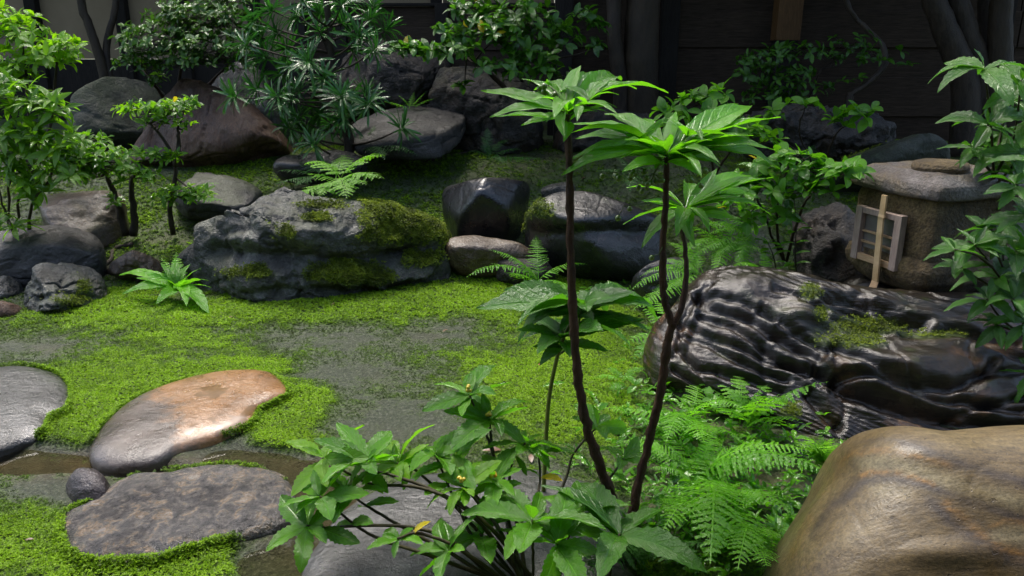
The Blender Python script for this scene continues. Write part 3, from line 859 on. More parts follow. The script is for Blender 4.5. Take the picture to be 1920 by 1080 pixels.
def strat(W, u, v):
    q = W[:, 2] * 1.0 + W[:, 1] * .12 + .33 * (W[:, 0] - 1.2) + .075 * fbm(W * np.array([1.0, 1.6, 1.6]), 2, 5) + .012 * fbm(W * 7, 2, 6)
    q = q * 1.15
    f1 = np.abs((q * 19 + 1.9 * fbm(W * np.array([1.6, 3, 3]), 3, 15)) % 1 - .5) * 2
    f2 = np.abs((q * 66 + .8 * fbm(W * 6, 2, 8)) % 1 - .5) * 2
    smooth = np.exp(-((u - 1700) / 120) ** 2 - ((v - 680) / 40) ** 2) + .8 * np.exp(-((u - 1390) / 60) ** 2 - ((v - 535) / 25) ** 2)
    mod = sstep(-.35, .35, fbm(W * np.array([2.0, 5, 5]), 3, 90))
    return (.011 * (f1 ** .8 - .7) * mod ** 2 * (.35 + .65 * sstep(1380, 1560, u)) + .003 * (f2 - .5) * (1.2 - mod) + .016 * fbm(W * np.array([2.5, 9, 9]) + .8 * fbm(W * 3, 2, 94)[:, None], 4, 92)) * (1 - np.clip(smooth, 0, .95))
boulder('layered', "layered_rock", "long dark wet rock with wavy ridges under the stone lantern",
        [(1210, 665), (1225, 622), (1262, 590), (1283, 560), (1315, 538), (1370, 530), (1450, 532), (1530, 552), (1610, 566), (1720, 572), (1840, 576), (1950, 585), (2100, 610), (2230, 650), (2230, 820), (2100, 960), (1900, 980), (1700, 960), (1560, 920), (1440, 855), (1345, 795), (1265, 748), (1222, 712)],
        2.62, .19, 56, M['layered'], 8, .035, 1.8, 0, .9, .05, 3.2, 31,
        grooves=[([(1315, 569), (1365, 588), (1411, 599), (1450, 626), (1488, 646), (1535, 669)], 10, .055), ([(1280, 630), (1334, 646), (1380, 673), (1427, 696), (1473, 711)], 7, .03), ([(1272, 611), (1334, 634), (1392, 650), (1450, 684), (1511, 696)], 6, .03), ([(1311, 596), (1373, 615), (1427, 646), (1457, 673), (1519, 703)], 6, .028),
                 ([(1353, 700), (1411, 715), (1469, 735)], 8, .03), ([(1535, 696), (1596, 734), (1662, 757), (1739, 781), (1835, 792), (1925, 800)], 14, .085), ([(1569, 707), (1642, 711), (1700, 727), (1758, 750), (1835, 757), (1925, 769)], 8, .05),
                 ([(1550, 559), (1604, 563), (1662, 582), (1692, 598), (1739, 606)], 10, .06), ([(1565, 650), (1604, 673), (1642, 696), (1719, 722), (1781, 732), (1850, 700), (1860, 680)], 9, .045), ([(1427, 580), (1473, 615), (1527, 642), (1558, 665)], 6, .035), ([(1519, 742), (1542, 773), (1573, 800)], 10, .04),
                 ([(1257, 727), (1307, 734), (1342, 765), (1400, 790), (1460, 800)], 10, .04), ([(1272, 653), (1307, 688), (1346, 696)], 6, .03), ([(1300, 560), (1345, 560), (1400, 575), (1450, 600)], 6, .03), ([(1330, 540), (1290, 580), (1275, 620), (1262, 665)], 6, .02), ([(1450, 545), (1500, 560), (1545, 590)], 7, .03), ([(1262, 690), (1300, 715), (1350, 740), (1400, 760)], 6, .03), ([(1420, 650), (1480, 690), (1540, 725)], 5, .025), ([(1560, 735), (1640, 765), (1740, 795), (1900, 815)], 6, .03), ([(1850, 700), (1925, 690)], 8, .04), ([(1850, 640), (1925, 670)], 8, .03), ([(1700, 625), (1800, 618), (1920, 640)], 9, .035), ([(1790, 780), (1925, 740)], 7, .03)],
        bumps=[(1690, 690, 120, 34, .05), (1500, 590, 40, 30, .035), (1640, 612, 70, 20, -.03), (1390, 540, 60, 26, .03)], strata=strat,
        mossblobs=[(1630, 612, 60, 14, 1.0), (1520, 548, 18, 14, 1.0), (1600, 640, 70, 12, .6), (1540, 590, 14, 14, .6), (1750, 628, 60, 8, .7), (1480, 770, 30, 20, .5)], tuft=20000, tsize=.008, cat="rock", fine=.6)
boulder('ledge', "ledge_rock", "dark flat ledge of rock directly under the stone lantern", [(1550, 600), (1600, 560), (1740, 545), (1880, 560), (1950, 600), (1900, 640), (1740, 655), (1590, 640)], 3.1, .19, 84, M['layered'], 6, .02, 3, 3, .88, .05, 3.6, 33)
boulder('banded', "banded_boulder", "huge smooth brown boulder with ochre and grey bands in the lower right corner",
        [(1435, 1150), (1455, 1050), (1490, 985), (1530, 920), (1560, 860), (1588, 822), (1640, 809), (1720, 818), (1830, 808), (1940, 806), (2100, 815), (2300, 900), (2380, 1080), (2300, 1300), (2000, 1400), (1700, 1400), (1500, 1300)],
        1.42, .26, 40, M['banded'], 8, .016, 1.8, 0, .9, .05, 2.7, 41, bumps=[(1770, 1035, 90, 26, .012), (1640, 850, 160, 26, .010)], cat="boulder", fine=.12, stain={"ochre": [([(1570, 867), (1593, 855), (1638, 849), (1676, 853), (1721, 861), (1780, 874)], 6, .8), ([(1611, 890), (1635, 886), (1676, 890), (1727, 899), (1750, 908)], 5, 1.0), ([(1774, 944), (1804, 967), (1830, 991), (1866, 1021), (1960, 1060)], 9, .9), ([(1570, 867), (1534, 926), (1504, 985), (1475, 1040)], 14, .5), ([(1850, 985), (1880, 975), (1940, 985)], 5, .6)], "grey": [([(1520, 1000), (1558, 944), (1611, 905), (1647, 895), (1685, 902), (1736, 911), (1795, 929), (1848, 950), (1950, 985)], 9, .9), ([(1700, 838), (1730, 846), (1795, 870), (1854, 887), (1950, 912)], 10, .8), ([(1745, 940), (1759, 955), (1795, 986), (1842, 1012), (1884, 1040), (1960, 1075)], 13, .85), ([(1600, 832), (1660, 828), (1760, 838)], 4, .5)], "pale": [([(1620, 868), (1700, 880), (1800, 912), (1960, 955)], 16, .8), ([(1860, 1000), (1960, 1010)], 14, .8), ([(1640, 915), (1700, 925)], 12, .5)]})
boulder('brown', "brown_boulder", "tall reddish brown boulder standing at the back on the left",
        [(255, 320), (262, 250), (285, 190), (315, 150), (350, 135), (400, 140), (440, 165), (490, 215), (530, 260), (545, 310), (480, 345), (360, 345)], 5.5, .35, 20, M['brown'], 6, .04, 2.0, 7, .84, .05, 3.0, 53, cat="boulder", ridge=.02)
boulder('greytop', "grey_boulder", "cracked bluish grey boulder behind the brown boulder",
        [(380, 160), (400, 122), (450, 112), (500, 135), (530, 180), (545, 240), (480, 300), (400, 260)], 6.0, .3, 30, M['bluegrey'], 5, .03, 2.5, 5, .84, .05, 3.0, 57, cat="boulder")
boulder('greenrock', "green_boulder", "rounded greenish boulder left of the brown boulder",
        [(140, 290), (150, 210), (175, 160), (220, 147), (270, 150), (300, 180), (300, 260), (260, 320), (170, 330)], 5.9, .35, 18, M['green'], 5, .03, 2.3, 6, .84, .05, 2.8, 61, moss=.25, tuft=4000, cat="boulder", ridge=.015)
FLAT = "flat stones on the mossy bank"
boulder('flatA', "flat_stone", "flat dark stone with a shiny broken edge in front of the brown boulder",
        [(325, 360), (350, 338), (400, 332), (455, 332), (487, 345), (482, 372), (455, 392), (400, 395), (345, 390)], 4.75, .10, 80, M['flatdark'], 5, .02, 5, 5, .84, .05, 4, 71, moss=.3, group=FLAT, cat="stone")
boulder('flatB', "flat_stone", "flat brownish stone behind the azalea trunks",
        [(75, 385), (100, 365), (160, 360), (215, 372), (238, 398), (225, 425), (160, 445), (95, 430)], 4.5, .14, 78, M['tan'], 5, .02, 4, 5, .84, .05, 4, 73, moss=.35, group=FLAT, cat="stone")
boulder('flatC', "flat_stone", "broad dark wet flat stone at the left edge above the layered rock chunk",
        [(-60, 480), (-10, 462), (40, 447), (110, 435), (165, 440), (192, 462), (190, 492), (150, 510), (80, 520), (0, 515)], 4.1, .13, 76, M['flatdark'], 6, .02, 4, 5, .86, .05, 4.5, 77, group=FLAT, cat="stone")
boulder('chunk', "layered_chunk", "small broken grey rock with mossy ledges at the left edge of the moss lawn",
        [(60, 590), (55, 560), (80, 535), (85, 508), (120, 500), (160, 500), (180, 520), (182, 560), (175, 600), (140, 625), (90, 622)], 3.65, .2, 30, M['bluegrey'], 6, .04, 4, 5, .86, .05, 3.2, 79, grooves=[([(70, 560), (120, 550), (175, 560)], 6, .03), ([(80, 590), (130, 580), (175, 590)], 6, .03), ([(85, 610), (140, 603)], 5, .02), ([(120, 520), (110, 550)], 5, .02)], moss=.3, mossblobs=[(130, 565, 40, 8, .9), (120, 590, 40, 8, .9), (160, 540, 16, 20, .7)], tuft=16000, tsize=.010)
boulder('edgeA', "small_rock", "small grey rock touching the left edge beside bright moss", [(-40, 555), (-30, 525), (5, 515), (32, 530), (38, 555), (10, 572)], 3.8, .1, 30, M['bluegrey'], 4, .02, 6, 4, .85, .05, 3, 81)
boulder('edgeB', "small_rock", "small dark reddish rock at the left edge just below the grey one", [(-40, 595), (-20, 568), (20, 566), (42, 580), (38, 602), (0, 612)], 3.5, .1, 30, M['brown'], 4, .02, 6, 4, .85, .05, 3, 83)
boulder('tanA', "small_rock", "small tan brown rock between the root and the strap leaved fern", [(208, 500), (225, 478), (262, 473), (295, 482), (303, 502), (270, 520), (225, 520)], 4.0, .12, 40, M['tan'], 5, .02, 5, 5, .85, .05, 3, 85)
boulder('slabA', "slab_rock", "dark flat slab of rock jutting below the needle leaved tree", [(655, 240), (690, 212), (730, 200), (800, 205), (865, 220), (872, 245), (850, 280), (760, 300), (680, 285)], 5.35, .09, 80, M['flatdark'], 6, .02, 3, 5, .84, .05, 4, 87)
boulder('wallA', "rough_rock", "rough brown rock stacked behind the needle leaved tree trunk", [(600, 200), (620, 120), (660, 90), (740, 85), (820, 95), (860, 130), (850, 190), (760, 230), (660, 230)], 6.0, .3, 20, M['rough'], 6, .05, 3.0, 5, .86, .05, 3.4, 89, ridge=.015, group="rough rocks heaped along the fence")
boulder('wallB', "rough_rock", "dark lumpy rock under the camellia beside the flat slab", [(800, 250), (815, 160), (850, 130), (920, 130), (990, 150), (1030, 190), (1030, 260), (950, 300), (860, 290)], 5.8, .3, 20, M['rough'], 6, .055, 3.2, 4, .86, .05, 3.2, 91, ridge=.015, group="rough rocks heaped along the fence", moss=.2, tuft=3000)
boulder('wallC', "rough_rock", "rough dark rock by the foot of the thick tree trunk", [(1030, 270), (1050, 220), (1110, 200), (1180, 205), (1220, 240), (1210, 290), (1120, 310)], 5.7, .25, 20, M['rough'], 5, .06, 4, 4, .86, .05, 3, 93, ridge=.04, group="rough rocks heaped along the fence")
boulder('wallD', "rough_rock", "rough blackish rock under the shaded shrub near the fence", [(1370, 270), (1390, 215), (1440, 200), (1500, 210), (1560, 205), (1620, 215), (1660, 250), (1640, 300), (1500, 320), (1400, 310)], 5.0, .25, 20, M['rough'], 6, .06, 4, 4, .86, .05, 3, 95, ridge=.06, group="rough rocks heaped along the fence")
boulder('mossback', "mossy_rock", "low moss backed rock just behind the lantern roof", [(1560, 320), (1590, 290), (1640, 274), (1700, 265), (1745, 272), (1770, 300), (1760, 350), (1600, 360)], 4.4, .25, 30, M['green'], 5, .03, 3, 4, .86, .05, 3, 97, moss=.6, tuft=6000)
boulder('darkback', "dark_rock", "dark upright rock filling the gap left of the lantern", [(1500, 510), (1495, 430), (1520, 390), (1570, 385), (1610, 420), (1610, 520), (1550, 550)], 3.55, .15, 15, M['rough'], 5, .04, 5, 4, .86, .05, 3, 99, ridge=.03)
boulder('tanB', "small_rock", "tan rounded rock tucked under the black boulder", [(838, 490), (842, 455), (880, 445), (940, 450), (990, 465), (1000, 495), (950, 515), (870, 515)], 4.05, .12, 35, M['tan'], 5, .02, 4, 4, .86, .05, 3, 103, fine=.4)
boulder('greyback', "small_rock", "small pale grey rock between the black and flat topped boulders", [(1015, 362), (1030, 349), (1062, 348), (1080, 358), (1070, 375), (1030, 376)], 4.75, .08, 50, M['bluegrey'], 4, .015, 6, 4, .86, .05, 3, 105)
boulder('greyfern', "small_rock", "grey rock half hidden by ferns left of the ridged rock", [(1170, 560), (1190, 515), (1230, 490), (1275, 490), (1300, 520), (1290, 570), (1220, 590)], 3.5, .15, 30, M['dark'], 5, .02, 4, 4, .86, .05, 3, 107)
boulder('greylow', "small_rock", "small wet grey rock between the ferns and the brown boulder", [(1445, 850), (1465, 822), (1500, 815), (1530, 835), (1535, 862), (1490, 880)], 2.15, .07, 45, M['bluegrey'], 5, .01, 8, 4, .86, .05, 3, 109)
boulder('under', "small_rock", "low dark rock behind the pale ferns on the mossy rock", [(515, 318), (540, 297), (600, 291), (660, 296), (690, 310), (660, 328), (560, 332)], 4.9, .1, 60, M['dark'], 5, .02, 4, 4, .86, .05, 3, 111)
boulder('underB', "small_rock", "dark wet rock at the foot of the flat topped boulder", [(930, 520), (945, 490), (990, 482), (1030, 500), (1035, 530), (980, 545)], 3.95, .1, 40, M['rough'], 5, .02, 5, 4, .86, .05, 3, 113)

# ------------------------------------------------------------------ stone lantern
LC = D(1738, 470, 3.1)
lx, ly = LC[0], LC[1]
lz = min(top_z('layered', lx - .15, ly - .22, .06), .5)
ROW = lambda r, y: D(960, r, y)[2]
zb = ROW(548, ly - .25)
lant = thing("stone_lantern", "squat stone lantern with a papered window on the ridged dark rock", "lantern", (lx, ly, zb))

LFRONT = R(-117)
def hexring(r, rnd, n=96, front=LFRONT):
    th = np.linspace(0, 2 * np.pi, n, endpoint=False)
    a = (th - front) % (np.pi / 2) - np.pi / 4
    rh = r * math.cos(np.pi / 4) / np.cos(a)
    rc = r * .80
    rr = rh * (1 - rnd) + rc * rnd
    return rr * np.cos(th), rr * np.sin(th), th

def hexlathe(prof, n=96, zmod=None, amp=.004, seed=1):
    V = []
    for i, (r, z, rnd) in enumerate(prof):
        x, y, th = hexring(max(r, 1e-4), rnd, n)
        zz = np.full(n, z)
        if zmod is not None: zz = zmod(i, th, zz)
        V.append(np.column_stack([x, y, zz]))
    V = np.vstack(V)
    rad = np.column_stack([V[:, 0], V[:, 1], V[:, 2] * 0]); rad /= np.linalg.norm(rad, axis=1)[:, None] + 1e-6
    V = V + rad * (amp * fbm(V * 14, 4, seed))[:, None]; V[:, 2] += amp * .7 * fbm(V * 12, 3, seed + 5)
    F = []
    m = len(prof)
    for i in range(m - 1):
        for j in range(n):
            k = (j + 1) % n
            F.append((i * n + j, i * n + k, (i + 1) * n + k)); F.append((i * n + j, (i + 1) * n + k, (i + 1) * n + j))
    for ring, flip in ((0, True), (m - 1, False)):
        c = len(V); V = np.vstack([V, V[ring * n:(ring + 1) * n].mean(0)])
        for j in range(n):
            k = (j + 1) % n
            F.append((c, ring * n + k, ring * n + j) if flip else (c, ring * n + j, ring * n + k))
    return V, np.array(F)

def dense(prof, k=4):
    P = np.array(prof); out = []
    for a, b in zip(P[:-1], P[1:]):
        for t in np.linspace(0, 1, k, endpoint=False): out.append(a * (1 - t) + b * t)
    out.append(P[-1]); return [tuple(q) for q in out]

hz = lambda r: ROW(r, ly) - zb           # height above the lantern's base of an image row at its axis
zroof = ROW(386, ly - .33) - zb          # under side of the eaves at the front corner
ztop = ROW(306, ly) - zb
RW = 152 / FPX * dep_of(LC)
def footmod(i, th, z):
    foot = np.cos(4 * (th - LFRONT)) * .5 + .5
    return np.where(i < 4, z + (1 - foot) * .05, z)
V, F = hexlathe(dense([(RW * .55, -.02, .5), (RW * .82, -.02, .5), (RW * .98, .03, .4), (RW * 1.0, .08, .35), (RW * .96, .115, .35), (RW * .90, .12, .35), (RW * .5, .12, .5)]), 96, footmod, .012, 3)
obj("base", make_mesh("base", V, F, M['lantern'], attrs={"moss": np.zeros(len(V))}), lant)
RB = RW * .895
V, F = hexlathe(dense([(RB * .97, .10, .2), (RB * .99, .13, .18), (RB, .2, .18), (RB, .3, .18), (RB * .985, zroof - .015, .18), (RB * .9, zroof + .02, .2)], 5), 96, None, .006, 5)
obj("fire_box", make_mesh("fire_box", V, F, M['lantern'], attrs={"moss": np.zeros(len(V))}), lant)
he = .055
V, F = hexlathe(dense([(RW * .6, zroof + .012, .2), (RW * .96, zroof + .002, .18), (RW * 1.0, zroof + .008, .18), (RW * 1.012, zroof + .018, .18), (RW * 1.008, zroof + he - .010, .18), (RW * .985, zroof + he + .002, .18), (RW * .93, zroof + he + .012, .18), (RW * .75, zroof + he + .038, .18), (RW * .52, ztop - .034, .25), (RW * .40, ztop - .026, .6), (RW * .33, ztop - .022, 1), (RW * .2, ztop - .022, 1)], 5), 160, None, .007, 7)
roof = obj("roof", make_mesh("roof", V, F, M['lantern_roof'], attrs={"moss": np.zeros(len(V))}), lant)
V, F = hexlathe(dense([(RW * .385, ztop - .035, 1), (RW * .40, ztop - .012, 1), (RW * .37, ztop + .003, 1), (RW * .25, ztop + .012, 1), (RW * .06, ztop + .015, 1)], 4), 64, None, .005, 9)
obj("finial", make_mesh("finial", V, F, M['lantern'], attrs={"moss": np.zeros(len(V))}), roof)

# window on the left front face: face normal points at -120 degrees
fa = LFRONT - R(45)
fn = np.array([math.cos(fa), math.sin(fa), 0]); ft = np.array([-fn[1], fn[0], 0])      # tangent, towards the front corner
fd = RB * .735 + .008
def face_part(name, parent, cu, cz, w, h, th, mat, off=0.0, bev=.002, rot=0.0, label=None, kids=None):
    V, F = box_arrays(w, th, h, bev)
    o = obj(name, make_mesh(name, V, F, mat, smooth=False), parent)
    mx = Matrix(((ft[0], -fn[0], 0, 0), (ft[1], -fn[1], 0, 0), (0, 0, 1, 0), (0, 0, 0, 1)))
    p = fn * (fd + off) + ft * cu
    o.matrix_local = Matrix.Translation((p[0], p[1], cz)) @ mx @ Matrix.Rotation(rot, 4, 'Y')
    if label: o["label"] = label
    return o
zc = (hz(445) + .0)
# find face coordinates of the four photo corners of the frame
def face_uv(px, py):
    d = ray(px, py); o = np.array([0, 0, CAM_H]); c0 = np.array([lx, ly, zb]) + fn * fd
    t = np.dot(c0 - o, fn) / np.dot(d, fn); q = o + d * t - c0
    return np.dot(q, ft), q[2]
cs = [face_uv(*q) for q in ((1617, 388), (1703, 400), (1690, 502), (1604, 487))]
u0 = (cs[0][0] + cs[3][0]) / 2; u1 = (cs[1][0] + cs[2][0]) / 2
z1 = (cs[0][1] + cs[1][1]) / 2; z0 = (cs[2][1] + cs[3][1]) / 2
uc, zc, w, h = (u0 + u1) / 2, (z0 + z1) / 2, u1 - u0, z1 - z0
win = face_part("window", lant, uc, zc, w - .004, h - .004, .006, M['paper'], .003)
inv = win.matrix_local.inverted()
def sub_part(name, x, z, ww, hh, th, mat, y=0.0):
    V, F = box_arrays(ww, th, hh, .002)
    o = obj(name, make_mesh(name, V, F, mat, smooth=False), win); o.location = (x, y, z); return o
fw = .034
sub_part("side_rail", -w / 2 + fw / 2, 0, fw, h, .03, M['oldwood'], -.013)
sub_part("side_rail", w / 2 - fw / 2, 0, fw, h, .03, M['oldwood'], -.013)
sub_part("cross_rail", 0, h / 2 - fw * .4, w - 2 * fw, fw * .7, .024, M['oldwood'], -.012)
sub_part("cross_rail", 0, -h / 2 + fw * .45, w - 2 * fw, fw * .8, .024, M['freshwood'], -.012)
sub_part("glazing_bar", 0, .012, w - 2 * fw, .009, .014, M['freshwood'], -.008)
sub_part("glazing_bar", 0, -.032, w - 2 * fw, .009, .014, M['freshwood'], -.008)
# bamboo slat leaning on the lantern, bent at its foot
def slat_mesh(pts, wd, th):
    P = np.array(pts); V = []
    for i, p in enumerate(P):
        for sx, sy in ((-1, -1), (1, -1), (1, 1), (-1, 1)):
            V.append(p + ft * sx * wd[i] / 2 - fn * sy * -th / 2)
    F = []
    for i in range(len(P) - 1):
        for j in range(4):
            k = (j + 1) % 4
            F.append((i * 4 + j, i * 4 + k, (i + 1) * 4 + k)); F.append((i * 4 + j, (i + 1) * 4 + k, (i + 1) * 4 + j))
    n = len(P) * 4
    F += [(0, 2, 1), (0, 3, 2), (n - 4, n - 3, n - 2), (n - 4, n - 2, n - 1)]
    return np.array(V), np.array(F)
def face_pt(px, py, off):
    d = ray(px, py); o = np.array([0, 0, CAM_H]); c0 = np.array([lx, ly, zb]) + fn * (fd + off)
    return o + d * (np.dot(c0 - o, fn) / np.dot(d, fn))
bp = [face_pt(1659, 366, .045), face_pt(1654, 402, .045), face_pt(1653, 407, .047), face_pt(1652, 412, .045), face_pt(1641, 527, .05), face_pt(1630, 555, .13)]
bb = thing("bamboo_slat", "pale split bamboo slat propped across the lantern window", "bamboo slat", bp[-1])
V, F = slat_mesh(bp[:5], [.026, .027, .031, .027, .028], .008)
obj("slat", make_mesh("slat", V - bp[-1], F, M['bamboo'], smooth=False), bb)
V, F = slat_mesh(bp[4:], [.0285, .033], .008)
f_ = obj("cut_foot", make_mesh("cut_foot", V - bp[-1], F, M['freshwood'], smooth=False), bb); f_["label"] = "pale freshly cut bent foot of the slat"

# ------------------------------------------------------------------ fence, house wall
FY = 6.35
fz = lambda r, y=FY: D(960, r, y)[2]
fx = lambda p, r=100, y=FY: D(p, r, y)[0]
def plank(name, parent, x0, x1, y, z0, z1, th, mat, bev=.004):
    V, F = box_arrays(x1 - x0, th, z1 - z0, bev)
    o = obj(name, make_mesh(name, V, F, mat, smooth=False), parent)
    o.location = Vector(((x0 + x1) / 2, y, (z0 + z1) / 2)) - parent.location
    return o
def gz(x, y): return float(H(x, y))
fen = thing("board_fence", "dark wooden fence of wide horizontal boards across the back on the right", "fence", (fx(1400), FY, gz(fx(1400), FY)))
rows = [-130, -60, 24, 86, 148, 215, 285]
for (p0, p1) in ((1040, 1462), (1463, 1900), (1901, 2300)):
    for r0, r1 in zip(rows[:-1], rows[1:]):
        plank("board", fen, fx(p0) + .003, fx(p1) - .003, FY + (.013 if (rows.index(r0) % 2) else -.013) + random.uniform(-.004, .004), fz(r1) - .012, fz(r0) + .012, .022, M['fenceboard'])
for p in (1055, 1250, 1860, 2280):
    plank("post", fen, fx(p - 16), fx(p + 16), FY - .06, .3, fz(-140), .09, M['darkpost'])
plank("post", fen, fx(1440), fx(1484), FY - .09, fz(76), fz(-140), .14, M['fencepost'])["label"] = "light brown square post"
plank("post", fen, fx(1442), fx(1482), FY - .09, .3, fz(76), .13, M['darkpost'])
fl = thing("low_fence", "low blackish plank fence behind the needle leaved tree", "fence", (fx(800), 6.9, gz(fx(800), 6.9)))
for r0, r1 in ((12, 52), (52, 92), (92, 140), (140, 200)):
    plank("board", fl, fx(560, 50, 6.9), fx(1050, 50, 6.9), 6.9 + (.012 if r0 in (12, 92) else -.012), fz(r1, 6.9) - .01, fz(r0, 6.9), .022, M['fenceboard'])
plank("rail", fl, fx(555, 50, 6.9), fx(1055, 50, 6.9), 6.89, fz(12, 6.9) + .002, fz(6, 6.9), .07, M['darkpost'])
for p in (565, 640, 830, 1040):
    plank("post", fl, fx(p - 12, 50, 6.9), fx(p + 12, 50, 6.9), 6.84, .3, fz(8, 6.9), .09, M['darkpost'])
HY = 8.2
hs = thing("house_wall", "beige plastered house wall with dark posts glimpsed at the upper left, extended out of view to block sky", "house", (fx(350, 50, HY), HY, gz(fx(350, 50, HY), HY)))
hx = lambda p: fx(p, 50, HY)
edges = [-700, -480, -250, -60, 70, 235, 345, 480, 640, 820, 1050, 1300, 1600, 1900, 2200, 2500]  # bays behind the right fence are unseen, added to block low sky
for a0, b0 in zip(edges[:-1], edges[1:]):
    plank("plaster_panel", hs, hx(a0) + .06, hx(b0) - .06, HY + .03, fz(110, HY), 2.3, .06, M['plaster'])
    plank("skirting_board", hs, hx(a0) + .06, hx(b0) - .06, HY, .2, fz(110, HY) - .006, .05, M['darkpost'])
for a0, b0 in zip(edges[:-1], edges[1:]):
    for k in range(4):
        plank("sky_block_board", hs, hx(a0) + .06, hx(b0) - .06, HY + (.012 if k % 2 else -.012), 2.31 + k * .55 - (.02 if k else 0), 2.31 + (k + 1) * .55, .022, M['fenceboard'])  # unseen upper boards, added to keep bright sky out of the reflections
for p in edges:
    plank("post", hs, hx(p) - .055, hx(p) + .055, HY - .02, .2, 4.5, .12, M['darkpost'])
V, F = box_arrays(hx(2550) - hx(-750), 1.6, .08, .01)
ro = obj("eaves", make_mesh("eaves", V, F, M['darkpost'], smooth=False), hs)
ro.location = Vector(((hx(2550) + hx(-750)) / 2, HY - .5, 4.6)) - hs.location; ro.rotation_euler.x = R(16)

# unseen house added behind the viewer, its wall and eaves blocking sky light
vh = thing("sky_block_house", "unseen dark timber house with deep eaves, added behind the viewer to block sky", "house", (0, -1.6, 0))
def vpart(name, cx, cy, cz, sx, sy, sz, mat, rx=0):
    V, F = box_arrays(sx, sy, sz, .006)
    o = obj(name, make_mesh(name, V, F, mat, smooth=False), vh); o.location = Vector((cx, cy, cz)) - vh.location; o.rotation_euler.x = rx
    return o
for i in range(9): vpart("wall_panel", -6.0 + i * 1.5, -2.6, 1.6, 1.49, .08, 3.2, M['fenceboard'])
vpart("veranda_floor", 0, -1.6, .25, 13.4, 1.9, .08, M['fencepost'])
vpart("eaves", 0, -1.15, 2.75, 13.6, 3.0, .1, M['darkpost'], R(-12))
for i in range(5): vpart("post", -6.2 + i * 3.1 + .0, -.75, 1.3, .12, .12, 2.5, M['fencepost'])

# ------------------------------------------------------------------ leaves and plants
def leaf_arrays(width=.3, droop=.8, fold=.25, serr=0.0, n=10, shape='lance', wave=0.0, cols=2, twist=0.0):
    V, UV = [], []
    ys, zs, ang = 0.0, 0.0, 0.0
    for i in range(n + 1):
        t = i / n
        if i:
            a = -droop * ((i - .5) / n - .25)
            ys += math.cos(a) / n; zs += math.sin(a) / n
        if shape == 'lance': w = (math.sin(math.pi * min(1, t ** .85)) ** .9)
        elif shape == 'ellip': w = math.sin(math.pi * t) ** .75
        elif shape == 'obov': w = math.sin(math.pi * t ** 1.3) ** .8
        elif shape == 'strap': w = min(1, t * 8) * (1 - max(0, (t - .75) / .25) ** 2) 
        else: w = 1
        if i == 0: w = .06
        if i == n: w = .02
        w *= width / 2
        se = 1 + (serr if i % 2 else -serr * .4) if 0 < i < n else 1
        for j in range(-cols, cols + 1):
            v = j / cols
            e = se if abs(j) == cols else 1
            x = v * w * e
            z = zs + fold * abs(x) + wave * math.sin(t * 19 + (1.5 if v > 0 else 0)) * abs(v) ** 2 * width
            V.append((x + twist * t * t, ys, z)); UV.append((t, .5 + v * .5))
    k = 2 * cols + 1
    F = []
    for i in range(n):
        for j in range(k - 1):
            a = i * k + j
            F.append((a, a + 1, a + k + 1, a + k))
    return np.array(V), np.array(F), np.array(UV)

def leaf_mesh(name, mat, **kw):
    V, F, UV = leaf_arrays(**kw)
    return make_mesh(name, V, F, mat, UV)

def variants(name, mat, droops, **kw):
    return [leaf_mesh(name, mat, droop=d, **{**kw, 'twist': tw}) for d, tw in zip(droops, (0, .06, -.05, .03, -.08))]

LF = {
    'ard': variants("leaf", M['L_ardisia'], (.4, .7, 1.0, 1.2, .6), width=.205, fold=.35, serr=.05, n=14, shape='lance', wave=.045),
    'sarc': variants("leaf", M['L_sarc'], (.2, .5, .8, 1.1, .6), width=.36, fold=.3, serr=.13, n=18, shape='ellip', wave=.04),
    'sarcy': variants("leaf", M['L_sarc_young'], (.2, .5, .8, 1.1), width=.34, fold=.3, serr=.13, n=18, shape='ellip', wave=.04),
    'right': variants("leaf", M['L_right'], (.4, .8, 1.2, 1.5), width=.33, fold=.3, serr=.11, n=18, shape='lance', wave=.035),
    'aza': variants("leaf", M['L_azalea'], (.4, .9), width=.42, fold=.25, n=4, shape='ellip', cols=1),
    'bright': variants("leaf", M['L_bright'], (.4, .9), width=.36, fold=.25, n=4, shape='ellip', cols=1),
    'lance': variants("leaf", M['L_lance'], (.6, 1.1), width=.27, fold=.25, n=6, shape='lance', cols=1),
    'clip': variants("leaf", M['L_clipped'], (.4, .8), width=.45, fold=.25, n=4, shape='ellip', cols=1),
    'cam': variants("leaf", M['L_camellia'], (.5, .9), width=.46, fold=.25, n=5, shape='ellip', cols=1),
    'dim': variants("leaf", M['L_dim'], (.5, .9), width=.42, fold=.25, n=5, shape='ellip', cols=1),
    'round': variants("leaf", M['L_round'], (.5, .9), width=.55, fold=.2, n=6, shape='ellip', cols=1),
    'yel': variants("yellow_leaf", M['L_yellow'], (.5, .9), width=.5, fold=.2, n=5, shape='ellip', cols=1),
    'needle': variants("needle_leaf", M['L_needle'], (.35, .7, 1.1), width=.10, fold=.35, n=5, shape='strap', cols=1),
    'ardy': variants("yellow_leaf", M['L_yellow'], (.8, 1.2), width=.2, fold=.3, serr=.05, n=10, shape='lance', wave=.04),
    'sarcyel': variants("yellow_leaf", M['L_yellow'], (.8, 1.2), width=.34, fold=.3, serr=.1, n=12, shape='ellip', wave=.04),
    'strap': variants("leaf", M['L_fern'], (.9, 1.4), width=.2, fold=.2, serr=.10, n=22, shape='lance', wave=.05),
}
LF_MAT = {}

